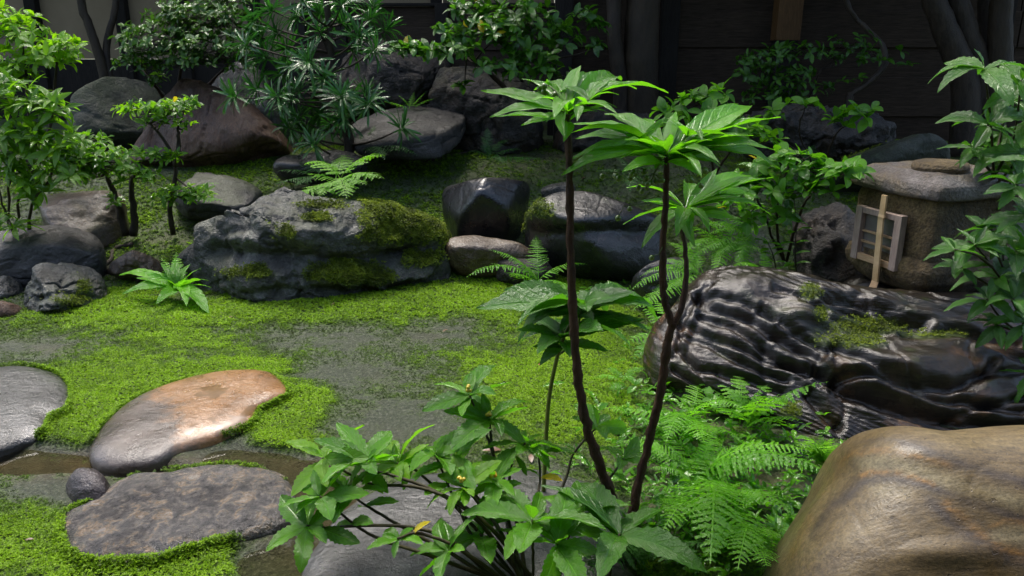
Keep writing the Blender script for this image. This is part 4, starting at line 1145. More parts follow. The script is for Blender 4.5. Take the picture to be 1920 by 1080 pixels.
def orient(d, up=(0, 0, 1), roll=0.0):
    d = np.array(d, dtype=float); d /= np.linalg.norm(d) + 1e-9
    up = np.array(up, dtype=float)
    x = np.cross(d, up)
    if np.linalg.norm(x) < .05: x = np.cross(d, [1, 0.2, 0])
    x /= np.linalg.norm(x); z = np.cross(x, d)
    if roll:
        c, s = math.cos(roll), math.sin(roll)
        x, z = x * c + z * s, z * c - x * s
    return np.column_stack([x, d, z])

def mesh_arrays(me):
    n = len(me.vertices); V = np.zeros(n * 3, dtype=np.float32); me.vertices.foreach_get("co", V)
    F = np.array([p.vertices[:] for p in me.polygons])
    uv = np.zeros(len(me.loops) * 2, dtype=np.float32); me.uv_layers[0].data.foreach_get("uv", uv)
    vu = np.zeros((n, 2), dtype=np.float32); vu[F.ravel()] = uv.reshape(-1, 2)
    return V.reshape(-1, 3), F, vu
_ma = {}
def add_leaves(root, leaves, limit=280, name=None):
    """leaves: list of (mesh, pos, 3x3, size). The nearest ones become parts, the rest one joined part."""
    base = np.array(root.location)
    leaves = sorted(leaves, key=lambda l: dep_of(l[1]) / l[3])
    for me, p, B, s in leaves[:limit]:
        o = bpy.data.objects.new(name or me.name.split('.')[0], me)
        COL.objects.link(o); o.parent = root
        m = Matrix.Identity(4)
        for i in range(3):
            for j in range(3): m[i][j] = B[i, j] * s
            m[i][3] = p[i] - base[i]
        o.matrix_local = m
    rest = leaves[limit:]
    if rest:
        by = {}
        for l in rest: by.setdefault(l[0].materials[0].name, []).append(l)
        for mn, L in by.items():
            if len(by) > 1 and len(L) < 30 : continue
            Vs, Fs, Us, Ts, off = [], [], [], [], 0
            for me, p, B, s in L:
                if me.name not in _ma: _ma[me.name] = mesh_arrays(me)
                V, F, U = _ma[me.name]
                Vs.append((V * s) @ B.T + (p - base)); Fs.append(F + off); Us.append(U); Ts.append(np.full(len(V), RNG.random())); off += len(V)
            o = obj("foliage", make_mesh("foliage", np.vstack(Vs), np.vstack(Fs), L[0][0].materials[0], np.vstack(Us), {"tint": np.concatenate(Ts)}), root)
            o["kind"] = "stuff"

def whorl(p, axis, n, size, kind, lift=.25, az0=None, jit=.15, spread=None, inner=0):
    """n leaves round a stem tip; lift is the elevation of the leaf bases in radians."""
    out = []
    ax = np.array(axis, dtype=float); ax /= np.linalg.norm(ax)
    B = orient(ax, (0.1, 1, 0.05)); a, b = B[:, 0], B[:, 2]
    az0 = RNG.random() * 6.28 if az0 is None else az0
    for i in range(n):
        th = az0 + 6.283 * i / n + RNG.normal(0, jit)
        el = lift + RNG.normal(0, jit)
        d = (math.cos(th) * a + math.sin(th) * b) * math.cos(el) + ax * math.sin(el)
        d = d / np.linalg.norm(d)
        up = ax + np.array([0, 0, .6])
        me = LF[kind][int(RNG.integers(len(LF[kind])))]
        if kind in ('sarc', 'sarcy', 'sarcx') and RNG.random() < .005: me = LF['sarcyel'][0]
        out.append((me, np.array(p) - ax * RNG.random() * .01, orient(d, up, RNG.normal(0, .38)), size * RNG.uniform(.6, 1.12)))
    for i in range(inner):
        th = RNG.random() * 6.28; el = RNG.uniform(.7, 1.2)
        d = (math.cos(th) * a + math.sin(th) * b) * math.cos(el) + ax * math.sin(el)
        me = LF[kind][0]
        out.append((me, np.array(p) + ax * .004, orient(d, ax + np.array([0, -.4, .2])), size * RNG.uniform(.35, .55)))
    return out

_bm = {}
def berry_mesh(mat):
    if mat.name not in _bm:
        V, F = ico(2)
        _bm[mat.name] = make_mesh("berry", V, F, mat)
    return _bm[mat.name]
def berry(root, p, r, mat):
    o = bpy.data.objects.new("berry", berry_mesh(mat)); COL.objects.link(o); o.parent = root
    o.location = Vector(p) - root.location; o.scale = (r, r, r)

def px_m(px, P): return px / FPX * dep_of(np.array(P))

# ---- leafy shrubs made of clusters
def shrub(name, label, cat, base, trunks, clusters, kind, size, per, tw_mat, seed=0, limit=270, rosette=5, r0=.012, flat=.5, lift=.35, yellow=0.0, group=None, kind2=None, twigs=True, twig_r=.0018):
    base = np.array(base)
    root = thing(name, label, cat, base, group)
    tpts = []
    for tr in trunks:
        P = [D(a, b, c) if not isinstance(a, np.ndarray) else a for a, b, c in tr]
        stem("trunk", root, P, r0, r0 * .45, tw_mat, 12, 7, .25, .004)
        tpts.append(spline(P, 14)[4:])
    tp = np.vstack(tpts)
    L, tw = [], []
    for (px, py, Yc, rx, ry, rd, n) in clusters:
        c = D(px, py, Yc); RX, RZ = px_m(rx, c), px_m(ry, c)
        j = int(np.argmin(np.linalg.norm((tp - c) * np.array([1, 1, 1.0]) + np.array([0, 0, .15 * 0]), axis=1)))
        mid = (tp[j] + c) / 2 + np.array([0, 0, -.02])
        tw.append(tube_arrays(spline([tp[j], mid, c - np.array([0, 0, RZ * .5])], 8), np.linspace(r0 * .4, twig_r * 1.2, 8), 5))
        for _ in range(n):
            q = RNG.normal(0, 1, 3); q /= np.linalg.norm(q); q *= RNG.random() ** .4
            p = c + q * np.array([RX, rd, RZ])
            out = q * np.array([1, 1, .6]) + np.array([0, -.15, flat]); out /= np.linalg.norm(out)
            k = kind2 if (kind2 and RNG.random() < .3) else kind
            ls = whorl(p, out, rosette, size, k, lift, None, .35)
            if yellow and RNG.random() < yellow:
                me, pp, B, s = ls[0]; ls[0] = (LF['yel'][0], pp, B, s)
            L += ls
            if twigs:
                o_ = c - np.array([0, 0, RZ * .5]) + RNG.normal(0, .25, 3) * np.array([RX, rd, RZ])
                tw.append(tube_arrays(spline([o_, (o_ + p) / 2 + RNG.normal(0, .01, 3), p], 5), np.linspace(twig_r, twig_r * .6, 5), 4))
    V, F = join_arrays(tw)
    obj("twigs", make_mesh("twigs", V - base, F, tw_mat), root)["kind"] = "stuff"
    add_leaves(root, L, limit)
    return root

def gpt(px, py): return GT(px, py)

# left side shrubs
shrub("leafy_shrub", "tall lance leaved shrub at the left edge with slender cane stems", "shrub", D(40, 445, 4.15), [[(20, 445, 4.15), (15, 380, 4.15), (25, 300, 4.1), (30, 200, 4.1)], [(38, 445, 4.2), (35, 370, 4.15), (60, 300, 4.1), (80, 220, 4.1)], [(55, 440, 4.1), (58, 390, 4.1), (95, 330, 4.0), (110, 270, 4.0)], [(28, 445, 4.05), (12, 400, 4.0), (-10, 330, 4.0)]],
      [(40, 195, 4.1, 70, 30, .15, 18), (85, 205, 4.05, 50, 26, .12, 12), (30, 255, 4.05, 60, 34, .15, 18), (95, 265, 4.0, 55, 30, .12, 13), (20, 320, 4.0, 40, 30, .12, 12), (110, 325, 3.95, 40, 22, .1, 9), (10, 160, 4.2, 40, 25, .1, 9), (55, 360, 4.0, 40, 25, .1, 7), (20, 420, 3.95, 30, 20, .08, 5)], 'lance', .115, 1, M['darkstem'], 1, 290, 6, .009, .9, .25)
shrub("bright_shrub", "sunlit yellow green shrub in the top left corner", "shrub", D(60, 330, 4.9), [[(60, 330, 4.9), (55, 250, 4.9), (50, 150, 4.85), (40, 60, 4.8)], [(65, 330, 4.9), (90, 250, 4.9), (100, 170, 4.85), (110, 100, 4.8)], [(60, 330, 4.9), (20, 230, 4.9), (0, 120, 4.9)]],
      [(30, 55, 4.8, 60, 30, .2, 26), (100, 100, 4.75, 55, 22, .15, 22), (45, 105, 4.8, 60, 28, .2, 24), (10, 140, 4.8, 40, 26, .15, 12), (125, 85, 4.75, 30, 14, .1, 10), (60, 140, 4.8, 40, 16, .1, 8), (5, 30, 4.9, 40, 24, .15, 12)], 'bright', .085, 1, M['bark_dark'], 2, 290, 6, .014, .9, .35, .03)
shrub("azalea_shrub", "twin trunked small azalea with tiers of shiny leaves on the left bank", "shrub", gpt(240, 440), [[(236, 442, 4.35), (226, 400, 4.35), (212, 355, 4.3), (195, 315, 4.3)], [(250, 442, 4.35), (252, 400, 4.35), (247, 350, 4.35), (262, 300, 4.35)]],
      [(140, 290, 4.2, 60, 24, .15, 22), (200, 295, 4.2, 60, 28, .15, 26), (255, 325, 4.2, 45, 18, .12, 18), (95, 318, 4.2, 40, 14, .1, 10), (175, 325, 4.2, 40, 14, .1, 12), (290, 285, 4.3, 40, 14, .1, 10), (325, 292, 4.3, 20, 8, .06, 5), (160, 262, 4.3, 40, 12, .1, 14), (215, 375, 4.25, 20, 8, .06, 4), (180, 300, 4.15, 90, 30, .15, 44), (120, 300, 4.15, 50, 20, .1, 18)], 'aza', .056, 1, M['bark_dark'], 3, 290, 6, .024, .9, .3, .04)
shrub("azalea_shrub", "open azalea with one bent trunk standing before the brown boulder", "shrub", gpt(325, 435), [[(325, 440, 4.4), (318, 390, 4.4), (328, 345, 4.4), (330, 310, 4.4), (308, 262, 4.4), (282, 232, 4.4)], [(330, 312, 4.4), (335, 268, 4.4), (333, 240, 4.4)]],
      [(290, 205, 4.35, 55, 14, .12, 16), (345, 198, 4.35, 42, 12, .12, 14), (240, 200, 4.35, 32, 10, .1, 8), (300, 228, 4.35, 50, 10, .1, 10), (335, 358, 4.3, 55, 12, .12, 14), (385, 362, 4.3, 32, 8, .1, 8), (305, 372, 4.3, 26, 10, .08, 6), (350, 232, 4.4, 20, 8, .05, 4), (300, 205, 4.35, 75, 16, .12, 24), (345, 362, 4.3, 60, 12, .12, 18)], 'aza', .056, 1, M['bark_dark'], 4, 290, 5, .016, .9, .3, .05, kind2='bright')
shrub("clipped_shrub", "dense dull green clipped shrub spreading over the brown boulder", "shrub", D(330, 230, 6.2), [[(330, 240, 6.2), (330, 180, 6.0), (340, 120, 5.8), (350, 60, 5.7)], [(330, 240, 6.2), (370, 180, 5.9), (430, 120, 5.7)], [(345, 240, 6.2), (290, 160, 5.9), (250, 110, 5.7)]],
      [(310, 70, 5.5, 95, 34, .3, 95), (400, 90, 5.5, 80, 38, .3, 90), (260, 110, 5.5, 50, 28, .2, 40), (390, 30, 5.6, 80, 26, .3, 70), (330, 25, 5.6, 70, 22, .25, 40), (420, 0, 5.7, 60, 20, .2, 30), (345, 115, 5.45, 60, 20, .2, 26), (440, 40, 5.6, 50, 30, .2, 20), (290, 150, 5.6, 30, 14, .1, 8), (450, 120, 5.5, 35, 20, .15, 10)], 'clip', .06, 1, M['bark_dark'], 5, 290, 6, .018, .8, .3)
shrub("camellia_bush", "dark glossy leaved bush hanging over the rocks at top centre", "bush", D(980, 250, 5.9), [[(985, 250, 5.9), (980, 190, 5.8), (975, 130, 5.6), (960, 60, 5.5)], [(985, 250, 5.9), (1010, 180, 5.7), (1040, 110, 5.5)], [(978, 200, 5.8), (930, 150, 5.5), (880, 110, 5.3), (790, 100, 5.2)]],
      [(775, 92, 5.1, 50, 9, .15, 16), (850, 92, 5.1, 55, 13, .15, 20), (930, 55, 5.2, 70, 36, .25, 44), (985, 35, 5.3, 65, 40, .25, 40), (1010, 105, 5.2, 55, 26, .2, 26), (890, 15, 5.3, 55, 22, .2, 20), (1055, 60, 5.4, 34, 34, .15, 16), (1105, 30, 5.6, 40, 30, .15, 12), (1115, 85, 5.6, 20, 12, .1, 5), (960, 130, 5.1, 40, 12, .1, 10), (910, 122, 5.1, 30, 9, .1, 6), (1040, 140, 5.1, 40, 14, .1, 10), (860, 55, 5.2, 50, 20, .15, 14), (745, 88, 5.1, 20, 5, .05, 4), (870, 160, 5.2, 14, 10, .05, 3)], 'cam', .088, 1, M['bark_dark'], 6, 290, 5, .02, .8, .2, .05)
shrub("shade_bush", "dim sparse bush in deep shade before the fence", "bush", D(1480, 275, 5.7), [[(1480, 280, 5.7), (1470, 220, 5.6), (1455, 160, 5.5), (1440, 110, 5.5)], [(1480, 280, 5.7), (1510, 200, 5.6), (1540, 130, 5.5)]],
      [(1440, 108, 5.4, 50, 22, .2, 26), (1500, 95, 5.4, 60, 14, .2, 22), (1480, 140, 5.4, 60, 22, .2, 28), (1450, 180, 5.4, 60, 18, .2, 26), (1400, 130, 5.4, 40, 24, .2, 14), (1520, 165, 5.4, 40, 20, .15, 8), (1420, 150, 5.4, 30, 20, .1, 8), (1590, 80, 5.5, 50, 14, .15, 9), (1640, 95, 5.5, 50, 16, .15, 9), (1560, 110, 5.5, 40, 14, .1, 7)], 'dim', .068, 1, M['bark_dark'], 7, 270, 4, .012, .6, .2)
shrub("twiggy_plant", "sparse arching twigs with oval leaves above the lantern's left side", "plant", D(1540, 330, 4.5), [[(1540, 330, 4.5), (1560, 270, 4.4), (1580, 240, 4.3), (1620, 215, 4.25)], [(1530, 330, 4.5), (1490, 280, 4.4), (1440, 250, 4.3)], [(1535, 330, 4.5), (1500, 250, 4.4), (1510, 200, 4.3)]],
      [(1500, 200, 4.25, 46, 12, .1, 5), (1590, 218, 4.2, 40, 12, .1, 5), (1630, 212, 4.2, 22, 9, .06, 3), (1565, 225, 4.2, 20, 9, .06, 2), (1460, 208, 4.3, 30, 9, .06, 3), (1420, 232, 4.3, 26, 9, .06, 3)], 'round', .085, 1, M['bark_grey'], 8, 200, 4, .006, .7, .2)
shrub("leafy_bush", "pale lit leaf sprays right behind the coral bush's top", "bush", D(1340, 330, 4.2), [[(1340, 330, 4.2), (1330, 270, 4.1), (1330, 220, 4.0), (1325, 180, 4.0)], [(1340, 330, 4.2), (1370, 280, 4.1), (1390, 240, 4.0)]],
      [(1300, 185, 3.95, 36, 12, .1, 7), (1345, 178, 3.95, 34, 10, .1, 6), (1345, 210, 3.9, 44, 14, .1, 9), (1400, 245, 3.9, 50, 14, .1, 10), (1250, 205, 4.0, 30, 10, .1, 5), (1430, 262, 3.9, 36, 10, .1, 6), (1280, 235, 3.9, 40, 12, .1, 7)], 'round', .085, 1, M['bark_grey'], 9, 270, 4, .008, .7, .25, .04)
shrub("round_leaf_bush", "glossy round leaved bush reaching to the lantern roof from the left", "bush", D(1470, 490, 3.5), [[(1470, 490, 3.5), (1455, 420, 3.45), (1460, 360, 3.4), (1480, 310, 3.35)], [(1475, 490, 3.5), (1500, 400, 3.4), (1540, 345, 3.3), (1580, 325, 3.2)], [(1470, 490, 3.5), (1430, 400, 3.4), (1410, 330, 3.4)]],
      [(1480, 295, 3.3, 45, 12, .1, 10), (1525, 318, 3.25, 40, 12, .1, 9), (1575, 325, 3.15, 36, 10, .08, 8), (1500, 350, 3.25, 50, 14, .1, 12), (1430, 310, 3.35, 40, 18, .1, 9), (1440, 350, 3.3, 40, 20, .1, 9), (1550, 350, 3.2, 30, 10, .08, 6), (1400, 345, 3.35, 40, 20, .1, 9), (1390, 400, 3.4, 50, 24, .1, 10), (1460, 400, 3.35, 30, 18, .1, 6), (1600, 318, 3.1, 20, 8, .05, 4)], 'round', .075, 1, M['bark_dark'], 10, 290, 4, .008, .8, .25, .05)
def upright_plant(label, base, pts, leaf, npair, size):
    root = thing("upright_plant", label, "plant", base, "small upright seedlings beside the lantern")
    P = spline(pts, npair + 2)
    stem("stem", root, pts, .003, .0015, M['darkstem'], 10, 6)
    L = []
    for i in range(1, len(P)):
        for s in (-1, 1):
            d = np.array([s * (1 + RNG.normal(0, .2)), -.3 + RNG.normal(0, .3), .25 + RNG.normal(0, .15)])
            L.append((LF[leaf][int(RNG.integers(2))], P[i], orient(d), size * RNG.uniform(.8, 1.1)))
    L += whorl(P[-1], (0, -.1, 1), 3, size * .8, leaf, .5)
    add_leaves(root, L)
b_ = D(1493, 512, 3.3)
upright_plant("upright seedling with paired leaves left of the lantern base", b_, [b_, D(1491, 470, 3.28), D(1493, 420, 3.28), D(1489, 372, 3.28)], 'round', 6, .075)
b_ = D(1455, 505, 3.35)
upright_plant("shorter seedling with a bent stem beside the taller paired one", b_, [b_, D(1450, 480, 3.33), D(1440, 455, 3.33)], 'round', 3, .07)

# ---- needle leaved tree
def needle_tree():
    b = D(656, 306, 5.05)
    root = thing("needle_tree", "young dark tree with whorls of long strap needles at upper centre left", "tree", b)
    tk = [D(656, 306, 5.05), D(650, 240, 5.05), D(628, 165, 5.05), D(620, 95, 5.05), D(612, 0, 5.05), D(608, -80, 5.05)]
    stem("trunk", root, tk, .032, .016, M['bark_dark'], 20, 9, .25, .004)
    tp = spline(tk, 40)
    W = [(480, 40), (520, 62), (560, 30), (600, 62), (640, 45), (690, 38), (722, 58), (462, 84), (500, 108), (540, 95), (580, 118), (530, 138), (482, 168), (522, 182), (562, 168), (600, 190), (640, 182), (684, 176), (560, 222), (602, 216), (648, 212), (690, 196), (578, 252), (545, 242), (640, 226), (752, 242), (590, 272), (570, 5), (640, 10), (700, 14), (440, 182), (662, 98), (610, 150), (550, 125), (670, 70), (510, 20), (600, 25), (545, 190), (655, 190), (620, 235), (490, 70), (700, 95)]
    L, tw = [], []
    for px, py in W:
        Yc = 5.05 + RNG.uniform(-.35, .25)
        p = D(px, py, Yc)
        j = int(np.argmin(np.linalg.norm(tp - (p - np.array([0, 0, .12])), axis=1)))
        tw.append(tube_arrays(spline([tp[j], (tp[j] + p) / 2 + np.array([0, 0, -.02]), p], 7), np.linspace(.009, .004, 7), 5))
        ax = (p - tp[j]); ax[2] = abs(ax[2]) * .5 + .35 * np.linalg.norm(ax); ax /= np.linalg.norm(ax) + 1e-9
        L += whorl(p, ax, 18, .165, 'needle', .15, None, .3)
        L += whorl(p + ax * .015, ax, 14, .145, 'needle', .7, None, .3)
    V, F = join_arrays(tw)
    obj("branches", make_mesh("branches", V - b, F, M['bark_dark']), root)["kind"] = "stuff"
    add_leaves(root, L, 300)
needle_tree()

# ---- ferns
def frond_arrays(npin=18, wid=.34, arch=.5, teeth=5, droop=.9, pf=.46):
    jr = np.random.default_rng(int(arch * 1000) + npin)
    Vs, Fs, Us, off = [], [], [], 0
    def add(V, F, U):
        nonlocal off
        Vs.append(np.array(V)); Fs.extend([tuple(i + off for i in f) for f in F]); Us.append(np.array(U)); off += len(V)
    def axis_pt(t):
        a0 = arch
        # arching midrib
        th = a0 - droop * t
        y = t; z = 0
        n = 12; yy = zz = 0
        for i in range(n):
            q = (i + .5) / n * t
            yy += math.cos(a0 - droop * q) * t / n; zz += math.sin(a0 - droop * q) * t / n
        return np.array([0, yy, zz]), np.array([0, math.cos(th), math.sin(th)])
    # rachis
    k = 8; V, U = [], []
    for i in range(k + 1):
        p, d = axis_pt(i / k); w = .009 * (1 - .8 * i / k)
        V += [p + np.array([-w, 0, .002]), p + np.array([w, 0, .002])]; U += [(.5, .5), (.5, .5)]
    add(V, [(2 * i, 2 * i + 1, 2 * i + 3) for i in range(k)] + [(2 * i, 2 * i + 3, 2 * i + 2) for i in range(k)], U)
    for i in range(npin):
        t = .16 + .82 * (i / (npin - 1)) ** .92
        p, d = axis_pt(t)
        prof = (min(1, (t - .05) / .22)) ** .6 * (1 - ((t - .1) / .92) ** 1.6)
        Lp = max(wid * prof, .02)
        nrm = np.array([0, -d[2], d[1]])
        for s in (-1, 1):
            Lp = max(wid * prof, .02) * (1 + jr.normal(0, .10))
            dirp = np.array([s, 0, 0]) * .93 + d * (.36 + jr.normal(0, .10)) - nrm * (.16 + jr.normal(0, .12))
            dirp /= np.linalg.norm(dirp)
            ac = np.cross(nrm, dirp); ac /= np.linalg.norm(ac)
            pw = min(.82 / npin * pf, Lp * .28)
            V, U, F = [p], [(0, .5)], []
            top, bot = [], []
            m = teeth if Lp > .08 else 3
            for j in range(1, 2 * m):
                q = j / (2 * m)
                ww = pw * (1 - q * .72) * (1.15 if j % 2 else .55)
                c = p + dirp * Lp * q - nrm * .18 * Lp * q * q
                lean = dirp * (pw * .5 if j % 2 else 0)
                top.append(len(V)); V.append(c + ac * ww + lean); U.append((q, 1))
                bot.append(len(V)); V.append(c - ac * ww + lean); U.append((q, 0))
            tip = len(V); V.append(p + dirp * Lp - nrm * .18 * Lp); U.append((1, .5))
            F.append((0, bot[0], top[0]))
            for j in range(len(top) - 1):
                F.append((top[j], bot[j], bot[j + 1])); F.append((top[j], bot[j + 1], top[j + 1]))
            F.append((top[-1], bot[-1], tip))
            add(V, F, U)
    return np.vstack(Vs), np.array(Fs), np.vstack(Us)

def frond_meshes(mat, npin=18, wid=.34, teeth=5, pf=.46):
    out = []
    for arch, droop in ((.55, 1.0), (.7, 1.5), (.35, .7), (.45, 1.2), (.25, .4)):
        V, F, U = frond_arrays(npin, wid, arch, teeth, droop, pf)
        out.append(make_mesh("frond", V, F, mat, U, smooth=False))
    return out
FR = {'fern': frond_meshes(M['L_fern'], 22, .21), 'pale': frond_meshes(M['L_fernpale'], 13, .36, 4, .75), 'blue': frond_meshes(M['L_fernblue'], 20, .25), 'coarse': frond_meshes(M['L_fern'], 13, .22, 4, .62)}

def fern(label, base, kind, fronds, group="ferns growing among the rocks", name="fern", n=0, ln=.3, az=(0, 360), el=(0, 30)):
    """fronds: (tip px, tip py, Y of tip) aimed one by one; n more spread over the given azimuths (0 = right, 90 = away)."""
    base = np.array(base)
    root = thing(name, label, "fern", base, group)
    L = []
    for tip in fronds:
        T = D(*tip)
        d = T - base; l = np.linalg.norm(d)
        me = FR[kind][int(RNG.integers(5))]
        V_, _, _ = mesh_arrays(me) if me.name not in _ma else _ma[me.name]
        _ma.setdefault(me.name, mesh_arrays(me))
        tipl = V_[16]          # last rachis vertex
        # aim the mesh's own base-tip chord at the target
        B = orient(d, (0, 0, 1))
        ch = np.array([0, tipl[1], tipl[2]]); cl = np.linalg.norm(ch); a = math.atan2(ch[2], ch[1])
        Rx = np.array([[1, 0, 0], [0, math.cos(-a), -math.sin(-a)], [0, math.sin(-a), math.cos(-a)]])
        L.append((me, base + RNG.normal(0, .006, 3) * np.array([1, 1, 0]), B @ Rx, l / cl))
    for i in range(n):
        th = R(az[0] + (az[1] - az[0]) * (i + RNG.uniform(.2, .8)) / n); e = R(RNG.uniform(*el))
        d = np.array([math.cos(th) * math.cos(e), math.sin(th) * math.cos(e), math.sin(e)])
        L.append((FR[kind][int(RNG.integers(5))], base + RNG.normal(0, .012, 3) * np.array([1, 1, 0]), orient(d, (0, 0, 1), RNG.normal(0, .25)), ln * RNG.uniform(.75, 1.15)))
    add_leaves(root, L, 300, "frond")
    return root

fern("pale green fern fanning over the top of the mossy rock", D(635, 338, 4.25), 'pale', [(545, 372, 4.1), (600, 368, 4.0), (650, 372, 3.95), (718, 335, 4.1), (690, 325, 4.3), (575, 325, 4.3), (690, 345, 4.05)], n=3, ln=.32, az=(20, 160), el=(10, 40))
fern("dark feathery fern just left of the pale fern", D(600, 330, 4.6), 'blue', [(515, 345, 4.45), (520, 320, 4.6), (560, 305, 4.8), (620, 300, 4.8), (545, 350, 4.4)])
fern("small fern leaning right from the bent azalea's foot", D(345, 378, 4.35), 'coarse', [(422, 378, 4.2), (405, 360, 4.3), (415, 345, 4.45), (300, 360, 4.3)])
fern("blue green fern on the dark moss behind the black boulder", D(915, 300, 4.95), 'blue', [(1015, 298, 4.85), (915, 238, 5.0), (875, 285, 4.9), (960, 262, 5.1), (945, 305, 4.7), (900, 255, 5.0), (980, 280, 5.0)])
fern("bright fern tucked behind the flat slab rock", D(770, 205, 5.6), 'fern', [(720, 190, 5.5), (745, 178, 5.6), (800, 172, 5.6), (815, 185, 5.6), (780, 172, 5.7)])
fern("broad shaded fern at the foot of the needle leaved tree", D(690, 290, 5.0), 'blue', [(785, 292, 4.8), (765, 265, 5.0), (740, 245, 5.1), (670, 250, 5.1), (700, 235, 5.2), (720, 300, 4.7), (750, 280, 4.8)])
fern("fern at the moss lawn's far edge left of the thin trunk", D(1010, 530, 3.75), 'fern', [(875, 520, 3.6), (915, 468, 3.75), (960, 480, 3.8), (1005, 440, 4.0), (1040, 600, 3.4), (1105, 495, 3.8), (1085, 560, 3.5), (985, 500, 3.85), (950, 510, 3.5)])
fern("fern with light fronds just left of the ridged rock's upper end", D(1310, 515, 3.25), 'fern', [(1180, 545, 3.15), (1200, 520, 3.25), (1230, 500, 3.35), (1190, 580, 3.0), (1245, 545, 3.0), (1310, 450, 3.4), (1270, 480, 3.3)], n=3, ln=.25, az=(60, 200), el=(10, 40))
fern("low fern hugging the left flank of the ridged rock", D(1265, 640, 2.85), 'coarse', [(1180, 600, 2.85), (1165, 650, 2.75), (1200, 570, 2.95), (1185, 680, 2.65), (1225, 560, 3.0)])
fern("drooping dark fern under the round leaved bush", D(1410, 440, 3.45), 'fern', [(1300, 480, 3.3), (1330, 440, 3.4), (1345, 480, 3.25), (1360, 400, 3.5), (1330, 390, 3.5), (1380, 500, 3.2), (1310, 420, 3.5)], n=3, ln=.25, az=(90, 270), el=(0, 40))
fern("small silvery fern on the lawn by the ridged rock's low end", D(1165, 715, 2.6), 'coarse', [(1105, 712, 2.6), (1130, 690, 2.7), (1215, 690, 2.65), (1200, 720, 2.5), (1150, 735, 2.45)])
gp = lambda px, py: G(px, py, .02)
fern("fern whose long frond crosses the ridged rock's lower face", gp(1400, 800), 'coarse', [(1560, 718, 2.2), (1350, 720, 2.4), (1290, 700, 2.5), (1470, 760, 2.0), (1440, 720, 2.3), (1330, 770, 2.1), (1500, 790, 2.0)], n=3, ln=.28, az=(30, 150), el=(10, 40))
fern("big fern with fronds spread toward the brown boulder", gp(1300, 905), 'fern', [(1560, 890, 1.75), (1480, 870, 1.85), (1520, 850, 1.9), (1400, 830, 2.0), (1210, 880, 1.9), (1240, 830, 2.0), (1390, 930, 1.6), (1340, 800, 2.1)], n=3, ln=.3, az=(40, 160), el=(-5, 22))
fern("front fern with a large frond pointing down beside the brown boulder", gp(1330, 960), 'fern', [(1475, 960, 1.5), (1330, 1055, 1.3), (1250, 1000, 1.5), (1420, 1040, 1.35), (1400, 900, 1.7), (1230, 940, 1.6), (1480, 920, 1.6)], n=3, ln=.26, az=(0, 180), el=(-5, 22))
fern("fern between the coral bush stems and the ridged rock", gp(1290, 800), 'fern', [(1220, 760, 2.2), (1260, 740, 2.3), (1350, 760, 2.2), (1400, 770, 2.1), (1200, 800, 2.1), (1330, 830, 1.9), (1250, 830, 1.95)], n=4, ln=.25, az=(0, 360), el=(-5, 22))
fern("fine pale fern in the gap above the brown boulder's left corner", gp(1545, 880), 'pale', [(1510, 815, 2.0), (1570, 820, 2.0), (1540, 810, 2.05), (1590, 840, 1.9), (1500, 840, 1.95)])
fern("low fern in the dark corner under the coral bush", gp(1210, 1040), 'blue', [(1110, 1050, 1.45), (1100, 1075, 1.4), (1260, 1060, 1.4), (1310, 1075, 1.35), (1170, 1000, 1.6)], n=3, ln=.2, az=(0, 360), el=(10, 40))
fern("fern at the boulder's base in the bottom right gap", gp(1400, 1040), 'fern', [(1450, 1010, 1.4), (1340, 1010, 1.5), (1380, 1075, 1.3), (1320, 1040, 1.4), (1440, 1060, 1.3)], n=3, ln=.18, az=(0, 360), el=(10, 40))

fern("upper fern in the gap between the tall bush and the rounded leaf bush", D(1370, 470, 3.6), 'fern', [(1270, 420, 3.5), (1290, 470, 3.3), (1330, 360, 3.7), (1420, 370, 3.6), (1450, 420, 3.5), (1400, 520, 3.2), (1340, 520, 3.2), (1300, 390, 3.6)], n=3, ln=.28, az=(150, 330), el=(-5, 20))
fern("small fern at the top edge of the ridged rock below the seedlings", D(1440, 520, 3.2), 'coarse', [(1380, 540, 3.0), (1400, 500, 3.15), (1480, 500, 3.2), (1430, 470, 3.3), (1370, 505, 3.1)])
fern("feathery fern in the shade right of the black boulder", D(1190, 330, 4.7), 'blue', [(1120, 320, 4.6), (1150, 290, 4.8), (1250, 320, 4.6), (1220, 285, 4.8), (1180, 360, 4.4)])
fern("shaded fern under the twiggy plant at the fence foot", D(1500, 310, 4.6), 'blue', [(1420, 310, 4.5), (1440, 280, 4.7), (1560, 300, 4.6), (1530, 270, 4.8), (1480, 335, 4.3)])
# ground cover between the ferns
def ground_cover():
    L = []
    for cx, cy, sx, sy, n in ((1320, 870, 110, 80, 200), (1260, 780, 70, 50, 110), (1380, 990, 80, 50, 110), (1220, 1010, 80, 40, 80), (1450, 860, 60, 30, 50), (1130, 560, 60, 20, 30)):
        for _ in range(n):
            p = G(RNG.normal(cx, sx), RNG.normal(cy, sy), .01); p[2] = float(H(p[0], p[1]))
            hgt = RNG.uniform(.01, .07)
            L += whorl(p + np.array([0, 0, hgt]), (RNG.normal(0, .3), RNG.normal(0, .3), 1), 4, RNG.uniform(.025, .05), ['sarc', 'round', 'lance'][int(RNG.integers(3))], .3, None, .3)
    base = G(1320, 870, 0)
    Vs, Fs, Us, Ts, off = [], [], [], [], 0
    for me, p, B, s in L:
        if me.name not in _ma: _ma[me.name] = mesh_arrays(me)
        V, F, U = _ma[me.name]
        Vs.append((V * s) @ B.T + p - base); Fs.append(F + off); Us.append(U); Ts.append(np.full(len(V), RNG.random())); off += len(V)
    o = obj("undergrowth", make_mesh("undergrowth", np.vstack(Vs), np.vstack(Fs), M['L_sarc'], np.vstack(Us), {"tint": np.concatenate(Ts)}), None, base)
    tag(o, "low leafy undergrowth filling the ground between the ferns", "undergrowth", None, "stuff")
ground_cover()

